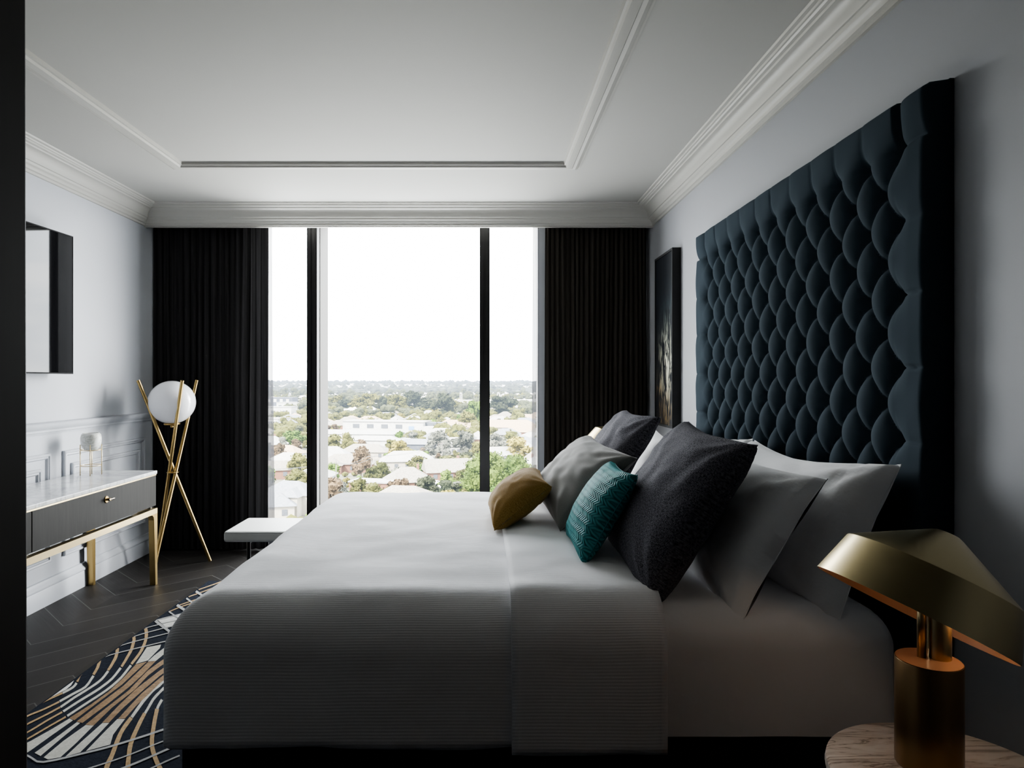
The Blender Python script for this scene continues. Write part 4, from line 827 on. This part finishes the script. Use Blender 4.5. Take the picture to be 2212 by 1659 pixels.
pl_house(880, 1013, R_(6), 18, 9, 3.0, 3.2, 'roof_white', 'wall_cream', 'long white roofed house with a front wing behind the round olive tree', wing=(4.5, 3.5, 6), windows=5)
pl_house(968, 1036, R_(14), 14, 9, 2.8, 3.6, 'roof_tile', 'wall_brick', 'gabled pale roofed house beside the hedge left of the thin mullion', gable=True)
pl_house(750, 1018, R_(4), 17, 9, 2.8, 3.0, 'roof_tile', 'wall_brick', 'wide beige roofed brick house beside the wide mullion', wing=(-4, 3, 6), windows=4)
pl_house(790, 990, R_(-6), 18, 9, 2.8, 2.8, 'roof_tile', 'wall_cream', 'beige roofed house behind the dark spotted tree', windows=4)
pl_house(985, 980, R_(2), 13, 9, 3.4, 3.4, 'roof_white', 'wall_white', 'white house with a row of windows near the thin mullion', windows=6)
pl_house(898, 973, R_(-8), 17, 9, 3.0, 2.0, 'roof_grey', 'wall_dark', 'low dark walled house with a grey roof below the white block', windows=4)
pl_house(955, 950, R_(5), 17, 10, 3.0, 3.0, 'roof_white', 'wall_cream', 'white roofed house right of the white block', windows=4)
pl_house(628, 1104, R_(-10), 11.5, 8, 4.4, 2.6, 'roof_grey', 'wall_cream', 'two storey grey roofed house at the bottom of the left pane', wing=(2.4, 2.6, 4.6), windows=2)
pl_house(596, 1118, R_(14), 8, 7, 3.0, 2.6, 'roof_grey', 'wall_cream', 'low grey roofed wing at the lower left corner of the left pane', windows=2)
pl_house(618, 1032, R_(12), 11, 7, 2.8, 2.6, 'roof_tile', 'wall_brick', 'small brick cottage halfway down the left pane', gable=True)
pl_house(622, 996, R_(-15), 11, 8, 3, 3, 'roof_terra', 'wall_white', 'orange tinted roof house above the brick cottage in the left pane')
pl_house(1082, 1000, R_(20), 12, 8, 3, 3, 'roof_white', 'wall_white', 'white gabled house in the right pane behind the big green tree', gable=True)
pl_house(1100, 935, R_(-4), 34, 14, 3.5, 4.0, 'roof_terra', 'wall_cream', 'wide orange roofed building in the right pane', windows=5)
pl_house(990, 935, R_(-6), 26, 12, 3.5, 4.0, 'roof_terra', 'wall_cream', 'orange roofed house left of the thin mullion in the distance', windows=4)
# warehouses and the long white block
pl_house(760, 955, R_(-7), 44, 16, 4.5, 1.6, 'roof_white', 'wall_white', 'long low white roofed warehouse in front of the white block', windows=0, cat='warehouse', name='warehouse')
pl_house(815, 968, R_(-12), 26, 14, 4.0, 1.6, 'roof_white', 'wall_white', 'small white warehouse nearer than the long one', windows=0, cat='warehouse', name='warehouse')
x, y = at(836, 940)
t = thing('office_block', 'long white two storey block with dark windows and blue panels', 'building', (x, y, ZG), R_(-13)); HR.append((x, y, 28))
obj('walls', BX(-23, 23, -7, 7, 0, 7.6), OM['wall_white'], t); obj('roof', BX(-23.4, 23.4, -7.4, 7.4, 7.6, 8.0), OM['roof_white'], t)
for k in range(4): obj('window', BX(-17 + k * 8.2, -13.2 + k * 8.2, -7.1, -6.9, 4.2, 6.4), OM['pane'], t)
tag(obj('shopfront', BX(-22, 13, -7.15, -6.9, .6, 2.2), OM['pane'], t), 'dark glazed ground floor strip')
for a in ((15, 18, 3.6, 5.6), (17, 22, .6, 3.0)): obj('blue_panel', BX(a[0], a[1], -7.2, -6.9, a[2], a[3]), OM['blue'], t)
obj('side_block', BX(23.2, 36, -8, 4, 0, 5.6), OM['wall_white'], t); obj('clerestory', BX(23.05, 33, -3, 5, 5.6, 7.4), OM['pane'], t)
x, y = at(600, 886)
t = thing('apartment_block', 'black flat topped apartment block far out in the left pane', 'building', (x, y, ZG), R_(-4)); HR.append((x, y, 30))
obj('walls', BX(-16, 18, -8, 8, 0, 13), OM['wall_dark'], t)
for k in range(5): obj('window', BX(-14 + k * 6.4, -11 + k * 6.4, -8.15, -7.9, 8.5, 11.5), OM['wall_white'], t)
for i, (px, py, L, hh, lb) in enumerate(((600, 908, 26, 10, 'white flat roofed block lowest of the three in the left pane'), (640, 890, 34, 9, 'white flat roofed block beside the wide mullion in the left pane'), (590, 925, 18, 6, 'small white block below the others in the left pane'))):
    x, y = at(px, py); t = thing('office_block', lb, 'building', (x, y, ZG), R_(-6)); HR.append((x, y, L * .6))
    obj('walls', BX(-L / 2, L / 2, -6, 6, 0, hh), OM['wall_white'], t); obj('roof', BX(-L / 2 - .3, L / 2 + .3, -6.3, 6.3, hh, hh + .5), OM['roof_white'], t)
    for k in range(3): obj('window', BX(-L / 2 + 2 + k * L / 3, -L / 2 + 5 + k * L / 3, -6.1, -5.9, hh * .55, hh * .75), OM['pane'], t)
# elevated railway
x0, y0 = at(955, 882); x1, y1 = at(1260, 879)
t = thing('viaduct', 'pale elevated railway viaduct crossing beyond the right pane', 'bridge', ((x0 + x1) / 2, (y0 + y1) / 2, ZG), math.atan2(y1 - y0, x1 - x0)); Lv = math.hypot(x1 - x0, y1 - y0) / 2
obj('deck', BX(-Lv, Lv, -5, 5, 5.5, 9.0), OM['wall_white'], t)
for k in range(9): obj('pier', BX(-Lv + 8 + k * Lv / 4.6, -Lv + 11 + k * Lv / 4.6, -3, 3, 0, 5.5), OM['wall_cream'], t)
for k in range(3):
    g = bmesh.new(); xx = -Lv * .75 + k * Lv * .52; box(g, xx, xx + 1, -5, -4.2, 9, 17); box(g, xx, xx + 1, 4.2, 5, 9, 17); box(g, xx, xx + 1, -5, 5, 15.6, 17); obj('gantry', g, OM['wall_white'], t)

# ---- trees
def crown_mesh(name, seed, n_blob, n_leaf, leaf, flat=.8, cone=0.):
    r = random.Random(seed); bm = bmesh.new(); blobs = []
    for i in range(n_blob):
        a = r.uniform(0, 2 * PI); zz = r.random(); rad = (1 - cone * zz) * math.sqrt(r.random()) * .36 * math.sqrt(max(.1, 1 - (2 * zz - .9) ** 2 * .75))
        blobs.append((Vector((rad * math.cos(a), rad * math.sin(a), .22 + .62 * zz)), r.uniform(.12, .21)))
    for c, s in blobs:
        bmesh.ops.create_icosphere(bm, subdivisions=1, radius=s * .86, matrix=Matrix.Translation(c) @ Matrix.Diagonal((1, 1, flat, 1)))
        for k in range(n_leaf):
            d = Vector((r.gauss(0, 1), r.gauss(0, 1), r.gauss(0, 1))).normalized(); p = c + Vector((d.x, d.y, d.z * flat)) * s * r.uniform(.8, 1.12)
            q = (d + Vector((r.gauss(0, .7), r.gauss(0, .7), r.gauss(0, .7)))).normalized(); u = q.orthogonal().normalized(); v = q.cross(u); e = leaf * r.uniform(.6, 1.3)
            bm.faces.new([bm.verts.new(p + e * w) for w in (u, v, -u, -v * .8)])
    me = bpy.data.meshes.new(name); bm.to_mesh(me); bm.free(); return me
SHAPES = [crown_mesh('crown', s, nb, nl, lf, fl, cn) for s, nb, nl, lf, fl, cn in ((1, 16, 60, .05, .8, 0), (2, 20, 60, .045, .75, .2), (3, 14, 60, .05, .9, .1), (4, 24, 50, .04, .7, .5))]
BIG = crown_mesh('crown', 9, 46, 130, .024, .85, .1)
CM = {}
def crown(shape, mat):
    if (shape, mat) not in CM:
        m2 = (BIG if shape == 'big' else SHAPES[shape]).copy(); m2.materials.append(OM[mat]); CM[(shape, mat)] = m2
    return CM[(shape, mat)]
TRUNK = None
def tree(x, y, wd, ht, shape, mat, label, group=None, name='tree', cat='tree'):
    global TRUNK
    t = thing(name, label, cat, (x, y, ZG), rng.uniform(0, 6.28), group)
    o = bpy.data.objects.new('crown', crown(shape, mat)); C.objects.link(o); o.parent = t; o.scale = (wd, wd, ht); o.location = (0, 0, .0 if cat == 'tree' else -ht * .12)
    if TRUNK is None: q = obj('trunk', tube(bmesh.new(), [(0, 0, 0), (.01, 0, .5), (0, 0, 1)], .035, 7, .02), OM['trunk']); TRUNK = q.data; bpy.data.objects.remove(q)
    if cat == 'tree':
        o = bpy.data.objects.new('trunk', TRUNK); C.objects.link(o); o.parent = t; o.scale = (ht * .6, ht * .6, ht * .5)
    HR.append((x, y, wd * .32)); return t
def pt_(px, py, *a, **k):
    x, y = at(px, py); return tree(x, y, *a, **k)
for a in ((780, 1033, 8.2, 10.5, 1, 'leaf_brown', 'tall dark spotted tree in the middle pane'), (824, 1046, 7.6, 6.6, 'big', 'leaf_olive', 'round olive tree beside the street in the middle pane'),
          (1050, 1086, 15, 13.0, 'big', 'leaf_deep', 'large dense green tree behind the thin mullion at bed level'), (1112, 1090, 13, 12.5, 'big', 'leaf_deep', 'large dense green tree low in the right pane'),
          (908, 1025, 9, 6.6, 0, 'leaf_olive', 'spreading olive tree right of the white roofed house'), (906, 1032, 5, 4.4, 2, 'leaf_green', 'light green bush below the spreading olive tree'),
          (935, 1010, 3, 3.6, 2, 'leaf_dark', 'small dark round tree near the street'), (947, 990, 10.5, 11.5, 1, 'leaf_grey', 'tall grey green tree left of the white windowed house'),
          (929, 990, 6.5, 6, 0, 'leaf_grey', 'pale round grey tree in front of the tall grey one'), (864, 968, 6.5, 8, 1, 'leaf_green', 'upright green tree below the blue panels'),
          (1000, 985, 11, 11, 0, 'leaf_grey', 'silvery tree right of the white windowed house'), (716, 985, 10, 9, 2, 'leaf_olive', 'loose olive tree beside the wide mullion'),
          (778, 972, 6, 5, 0, 'leaf_brown', 'russet round tree above the dark spotted tree'), (762, 975, 7, 4.5, 2, 'leaf_gold', 'low golden bush left of the russet tree'),
          (990, 1018, 16, 6, 0, 'leaf_olive', 'wide low olive thicket left of the thin mullion'), (645, 1035, 7.5, 8.5, 1, 'leaf_olive', 'upright olive tree in the left pane beside the mullion'),
          (642, 1068, 9, 6.5, 'big', 'leaf_olive', 'round olive tree above the grey roofed house'), (610, 987, 6, 8.5, 3, 'leaf_grey', 'palm like grey green tree in the left pane'),
          (635, 970, 13, 9, 0, 'leaf_green', 'bright green tree group high in the left pane'), (718, 1042, 6, 6, 2, 'leaf_green', 'bright green bush beside the lamp post'),
          (1026, 925, 17, 19, 0, 'leaf_green', 'tall bright green tree touching the thin mullion'), (1010, 935, 13, 13, 1, 'leaf_olive', 'olive tree in front of the bright green one'),
          (825, 897, 13, 17, 2, 'leaf_dark', 'dark upright tree above the white block'), (955, 905, 22, 22, 0, 'leaf_dark', 'tall dark gum tree beyond the white block'),
          (890, 893, 22, 22, 1, 'leaf_dark', 'dark broad tree in the row beyond the white block'), (1085, 905, 26, 20, 0, 'leaf_dark', 'dark broad tree below the viaduct in the right pane'),
          (1120, 1000, 12, 10, 2, 'leaf_gold', 'yellow green tree in the right pane beyond the big green one'), (1075, 985, 10, 10, 0, 'leaf_grey', 'grey tree just right of the thin mullion')):
    pt_(*a)
for i, (px, py) in enumerate(((860, 898), (845, 894), (800, 892), (780, 895), (745, 893), (725, 890), (915, 895), (930, 898), (982, 897), (765, 890))):
    pt_(px, py, rng.uniform(18, 26), rng.uniform(13, 20), rng.choice((0, 1, 2)), rng.choice(('leaf_olive', 'leaf_dark', 'leaf_olive')), 'olive tree in the long row beyond the white block', 'long tree row beyond the white block')
# hedges
def hedge(p0, p1, w, h, label):
    a, b = Vector(at(*p0)), Vector(at(*p1)); n = max(6, int((b - a).length / .5)); bm = bmesh.new(); r = random.Random(5)
    for i in range(n):
        c = a.lerp(b, (i + .5) / n); bmesh.ops.create_icosphere(bm, subdivisions=1, radius=w * .62, matrix=Matrix.Translation((c.x + r.uniform(-.2, .2), c.y + r.uniform(-.2, .2), ZG + h * .5)) @ Matrix.Diagonal((1, 1, h / w * .85, 1)))
    tag(obj('hedge', bm, OM['leaf_deep']), label, 'hedge')
hedge((886, 1024), (928, 1038), 1.6, 1.7, 'clipped green hedge slanting behind the hip roofed house')
hedge((960, 1049), (1008, 1053), 2.2, 2.4, 'clipped green hedge row beside the parked cars')
hedge((811, 970), (829, 971), 2.2, 2.6, 'short clipped hedge above the spotted tree')
# parked cars
def car(px, py, rz, label):
    x, y = at(px, py); t = thing('car', label, 'car', (x, y, ZG), rz, 'parked white cars')
    bm = bmesh.new(); sec = [(-2.1, .35, .75), (-1.9, .3, .95), (-1.2, .3, 1.0), (-.6, .3, 1.45), (.7, .3, 1.48), (1.4, .3, 1.05), (2.1, .3, .9), (2.2, .4, .7)]
    rings = []
    for xx, zl, zh in sec: rings.append([bm.verts.new(p) for p in ((xx, -.85, zl), (xx, .85, zl), (xx, .85 if zh < 1.1 else .65, zh), (xx, -.85 if zh < 1.1 else -.65, zh))])
    for s, q in zip(rings, rings[1:]):
        for k in range(4): bm.faces.new((s[k], s[(k + 1) % 4], q[(k + 1) % 4], q[k]))
    bm.faces.new(rings[0]); bm.faces.new(rings[-1]); obj('body', bm, OM['car_white'], t)
    for sx in (-1.35, 1.35):
        for sy in (-.8, .8): obj('wheel', tube(bmesh.new(), [(sx, sy - .1, .33), (sx, sy + .1, .33)], .33, 12), OM['wall_dark'], t)
for i, (px, py) in enumerate(((931, 1046), (941, 1049), (951, 1052), (962, 1055))): car(px, py, R_(70), ['white car farthest left in the short parked row', 'second white car from the left in the parked row', 'third white car from the left in the parked row', 'white car at the right end of the parked row'][i])
# poles and wires
poles = []
for px, py, h, lb in ((726, 1049, 7, 'pale timber power pole beside the wide mullion'), (802, 1036, 7.5, 'pale power pole beside the round olive tree'), (955, 1004, 8, 'pale power pole near the small dark tree')):
    x, y = at(px, py); t = thing('power_pole', lb, 'pole', (x, y, ZG)); obj('post', tube(bmesh.new(), [(0, 0, 0), (0, 0, h)], .14, 8), OM['roof_tile'], t); obj('crossarm', BX(-1.2, 1.2, -.06, .06, h - .6, h - .45), OM['roof_tile'], t); poles.append(Vector((x, y, ZG + h - .45)))
for k, (a, b) in enumerate(((Vector((poles[0].x - 30, poles[0].y - 10, poles[0].z)), poles[0]), (poles[0], poles[1]), (poles[1], poles[2]))):
    bm = bmesh.new()
    for off in (-1, 1): tube(bm, [a.lerp(b, s / 10) + Vector((off, 0, -1.2 * math.sin(PI * s / 10))) for s in range(11)], .035, 5)
    tag(obj('power_line', bm, OM['road']), ['twin power wires left of the first pole', 'twin power wires between the first two poles', 'twin power wires between the last two poles'][k], 'wire')
# ---- the rest of the suburb: random gardens and roofs, nearest ones as individuals
def free(x, y, r):
    return all((x - a) ** 2 + (y - b) ** 2 > (r + c) ** 2 for a, b, c in HR)
def pane(x, y):
    u = x / y * F_ + CX_
    return 'left pane' if u < 685 else 'middle pane' if u < 1047 else 'right pane'
def zone(y): return 'nearest streets' if y < 240 else 'middle distance' if y < 420 else 'far streets'
roofs = ('roof_tile', 'roof_white', 'roof_terra', 'roof_grey', 'roof_white'); walls = ('wall_cream', 'wall_white', 'wall_brick')
RN = {'roof_tile': 'beige', 'roof_white': 'white', 'roof_terra': 'orange', 'roof_grey': 'grey'}
LN = {'leaf_olive': 'olive', 'leaf_green': 'bright green', 'leaf_dark': 'dark green', 'leaf_grey': 'grey green', 'leaf_gold': 'yellow green', 'leaf_brown': 'russet'}
cnt = 0; tries = 0
while cnt < 90 and tries < 6000:
    tries += 1
    y = 150 * math.exp(rng.random() * 1.45); x = y * rng.uniform(-.34, .10)
    if not free(x, y, 8): continue
    if abs(x / y * F_ + CX_ - 760) < 60 and 185 < y < 205: continue
    rf = rng.choice(roofs); g = RN[rf] + ' roofed houses, ' + zone(y) + ', ' + pane(x, y)
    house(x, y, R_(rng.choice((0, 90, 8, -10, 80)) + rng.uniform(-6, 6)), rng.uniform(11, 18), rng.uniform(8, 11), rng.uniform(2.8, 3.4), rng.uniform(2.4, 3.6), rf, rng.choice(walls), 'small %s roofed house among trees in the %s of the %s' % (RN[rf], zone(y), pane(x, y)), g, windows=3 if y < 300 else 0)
    cnt += 1
cnt = 0; tries = 0
while cnt < 262 and tries < 9000:
    tries += 1
    y = 150 * math.exp(rng.random() * 1.6); x = y * rng.uniform(-.34, .10); wd = rng.uniform(3, 8.5)
    if not free(x, y, wd * .2): continue
    if abs(y - (199 + (x + 45) * .25)) < 7: continue
    mt = rng.choice(('leaf_olive', 'leaf_olive', 'leaf_dark', 'leaf_green', 'leaf_grey', 'leaf_gold', 'leaf_brown'))
    g = LN[mt] + ' trees, ' + zone(y) + ', ' + pane(x, y)
    tree(x, y, wd, wd * rng.uniform(.75, 1.1), rng.choice((0, 1, 2, 3)), mt, '%s garden tree among roofs in the %s of the %s' % (LN[mt], zone(y), pane(x, y)), g); cnt += 1
def far_mass(name, n, ya, yb, size, mat, label, house_=False, seed=3):
    r = random.Random(seed); V, Fc = [], []
    ico = bmesh.new(); bmesh.ops.create_icosphere(ico, subdivisions=1, radius=1); iv = [v.co.copy() for v in ico.verts]; ifc = [[v.index for v in f.verts] for f in ico.faces]; ico.free()
    for k in range(n):
        y = ya * (yb / ya) ** r.random(); x = y * r.uniform(-.42, .16); b0 = len(V)
        if house_:
            if not free(x, y, 4): continue
            L, W, hh = r.uniform(5, 9) * size, r.uniform(4, 5) * size, r.uniform(3, 5) * (1 if size < 1.2 else 2.2); a = r.uniform(0, 3.1)
            for px, py, pz in ((-L, -W, 0), (L, -W, 0), (L, W, 0), (-L, W, 0), (-L, -W, hh), (L, -W, hh), (L, W, hh), (-L, W, hh), (-L * .5, 0, hh + 3), (L * .5, 0, hh + 3)):
                V.append((x + px * math.cos(a) - py * math.sin(a), y + px * math.sin(a) + py * math.cos(a), ZG + pz))
            for f in ((0, 1, 5, 4), (1, 2, 6, 5), (2, 3, 7, 6), (3, 0, 4, 7), (4, 5, 9, 8), (6, 7, 8, 9), (5, 6, 9), (7, 4, 8)): Fc.append([b0 + i for i in f])
        else:
            if y < 700 and not free(x, y, 1.): continue
            s = size * r.uniform(.6, 1.5) * (1 + y / 4500); hz = s * r.uniform(.5, .9); parts = [(0, 0, 0, 1.)]
            if y < 1300 and size > 1.5:      # loose clumps of foliage
                parts = [(r.uniform(-.6, .6), r.uniform(-.6, .6), r.uniform(-.5, .75), r.uniform(.34, .62)) for _ in range(9)]
            for ox, oy, oz, q in parts:
                b1 = len(V)
                for v in iv: V.append((x + (ox + v.x * q * r.uniform(.7, 1.25)) * s, y + (oy + v.y * q) * s, ZG + hz * .9 + (oz + v.z * q * r.uniform(.7, 1.25)) * hz))
                for f in ifc: Fc.append([b1 + i for i in f])
                if len(parts) > 1:
                    for _ in range(14):
                        d = Vector((r.gauss(0, 1), r.gauss(0, 1), r.gauss(0, 1))).normalized() * q * r.uniform(.85, 1.25); b2 = len(V); e_ = .13
                        for _k in range(3): V.append((x + (ox + d.x + r.uniform(-e_, e_)) * s, y + (oy + d.y + r.uniform(-e_, e_)) * s, ZG + hz * .9 + (oz + d.z + r.uniform(-e_, e_) * 1.4) * hz))
                        Fc.append([b2, b2 + 1, b2 + 2])
    me = bpy.data.meshes.new(name); me.from_pydata(V, [], Fc); o = link(name, me, OM[mat]); tag(o, label, 'trees' if not house_ else 'houses', kind='stuff')
far_mass('distant_trees', 1500, 300, 1100, 3.6, 'leaf_olive', 'hazy olive tree tops massed beyond the nearer streets', seed=1)
far_mass('distant_trees', 900, 500, 2200, 5.0, 'leaf_dark', 'hazy dark tree tops scattered to the middle distance', seed=2)
far_mass('distant_trees', 3000, 1300, 9000, 6.5, 'far', 'blue grey tree canopy stretching to the horizon', seed=3)
far_mass('distant_houses', 700, 560, 2600, 1.0, 'far_house', 'countless pale roofs among the trees in the far suburb', True, seed=4)
far_mass('distant_houses', 5000, 2000, 8000, 1.6, 'far_house', 'tiny pale roofs fading into the haze near the horizon', True, seed=5)
far_mass('garden_shrubs', 700, 140, 430, 1.15, 'leaf_olive', 'small garden shrubs scattered between the nearer roofs', seed=6)
far_mass('garden_shrubs', 350, 140, 430, 1.3, 'leaf_green', 'small bright garden shrubs scattered between the nearer roofs', seed=7)


# ------------------------------------------------------------------ light, sky, camera
w = bpy.data.worlds.new('sky'); bpy.context.scene.world = w; w.use_nodes = True; nt = w.node_tree; bg = nt.nodes['Background']
tc = nt.nodes.new('ShaderNodeTexCoord'); mp = nt.nodes.new('ShaderNodeMapping'); mp.inputs['Scale'].default_value = (1, 1, 3.5); nt.links.new(tc.outputs['Generated'], mp.inputs[0])
cl = noise_(nt, mp.outputs[0], 2.6, 5, .55, .6)
nt.links.new(ramp(nt, cl, [(.32, (.72, .765, .82)), (.62, (1.0, 1.0, 1.0))]), bg.inputs[0]); bg.inputs[1].default_value = SKY
sl = bpy.data.lights.new('hazy_sun', 'SUN'); sl.energy = 50.0; sl.angle = .12; sl.color = (1, .95, .86)
so = bpy.data.objects.new('hazy_sun', sl); C.objects.link(so); so.rotation_euler = (math.radians(48), 0, math.radians(-35))
sl2 = bpy.data.lights.new('bright_low_sky', 'SUN'); sl2.energy = 6.0; sl2.angle = R_(26); sl2.color = (1, .98, .95)
so2 = bpy.data.objects.new('bright_low_sky', sl2); C.objects.link(so2)
az, el = R_(61), R_(10); dv_ = Vector((math.sin(az) * math.cos(el), math.cos(az) * math.cos(el), math.sin(el)))
so2.rotation_euler = dv_.to_track_quat('Z', 'Y').to_euler()
pl = bpy.data.lights.new('window_portal', 'AREA'); pl.shape = 'RECTANGLE'; pl.size = OX1 - OX0; pl.size_y = ZC - .1; pl.cycles.is_portal = True
po = bpy.data.objects.new('window_portal', pl); C.objects.link(po); po.location = ((OX0 + OX1) / 2, YW + .4, ZC / 2); po.rotation_euler = (-PI / 2, 0, 0)
cam = bpy.data.cameras.new('camera'); co = bpy.data.objects.new('camera', cam); C.objects.link(co)
co.location = (0, 0, H); co.rotation_euler = (PI / 2, 0, 0)
cam.sensor_width = 36; cam.sensor_fit = 'HORIZONTAL'; cam.lens = 1450 / 2212 * 36; cam.shift_x = 63 / 2212; cam.shift_y = -7.5 / 2212
cam.clip_start = .02; cam.clip_end = 30000
sc = bpy.context.scene; sc.camera = co
sc.view_settings.view_transform = 'AgX'; sc.view_settings.look = 'AgX - Medium High Contrast'; sc.view_settings.exposure = 0
sc.cycles.max_bounces = 10; sc.cycles.diffuse_bounces = 6; sc.cycles.transparent_max_bounces = 16
sc.cycles.use_denoising = True; sc.cycles.caustics_reflective = False; sc.cycles.caustics_refractive = False
sc.cycles.sample_clamp_indirect = 6
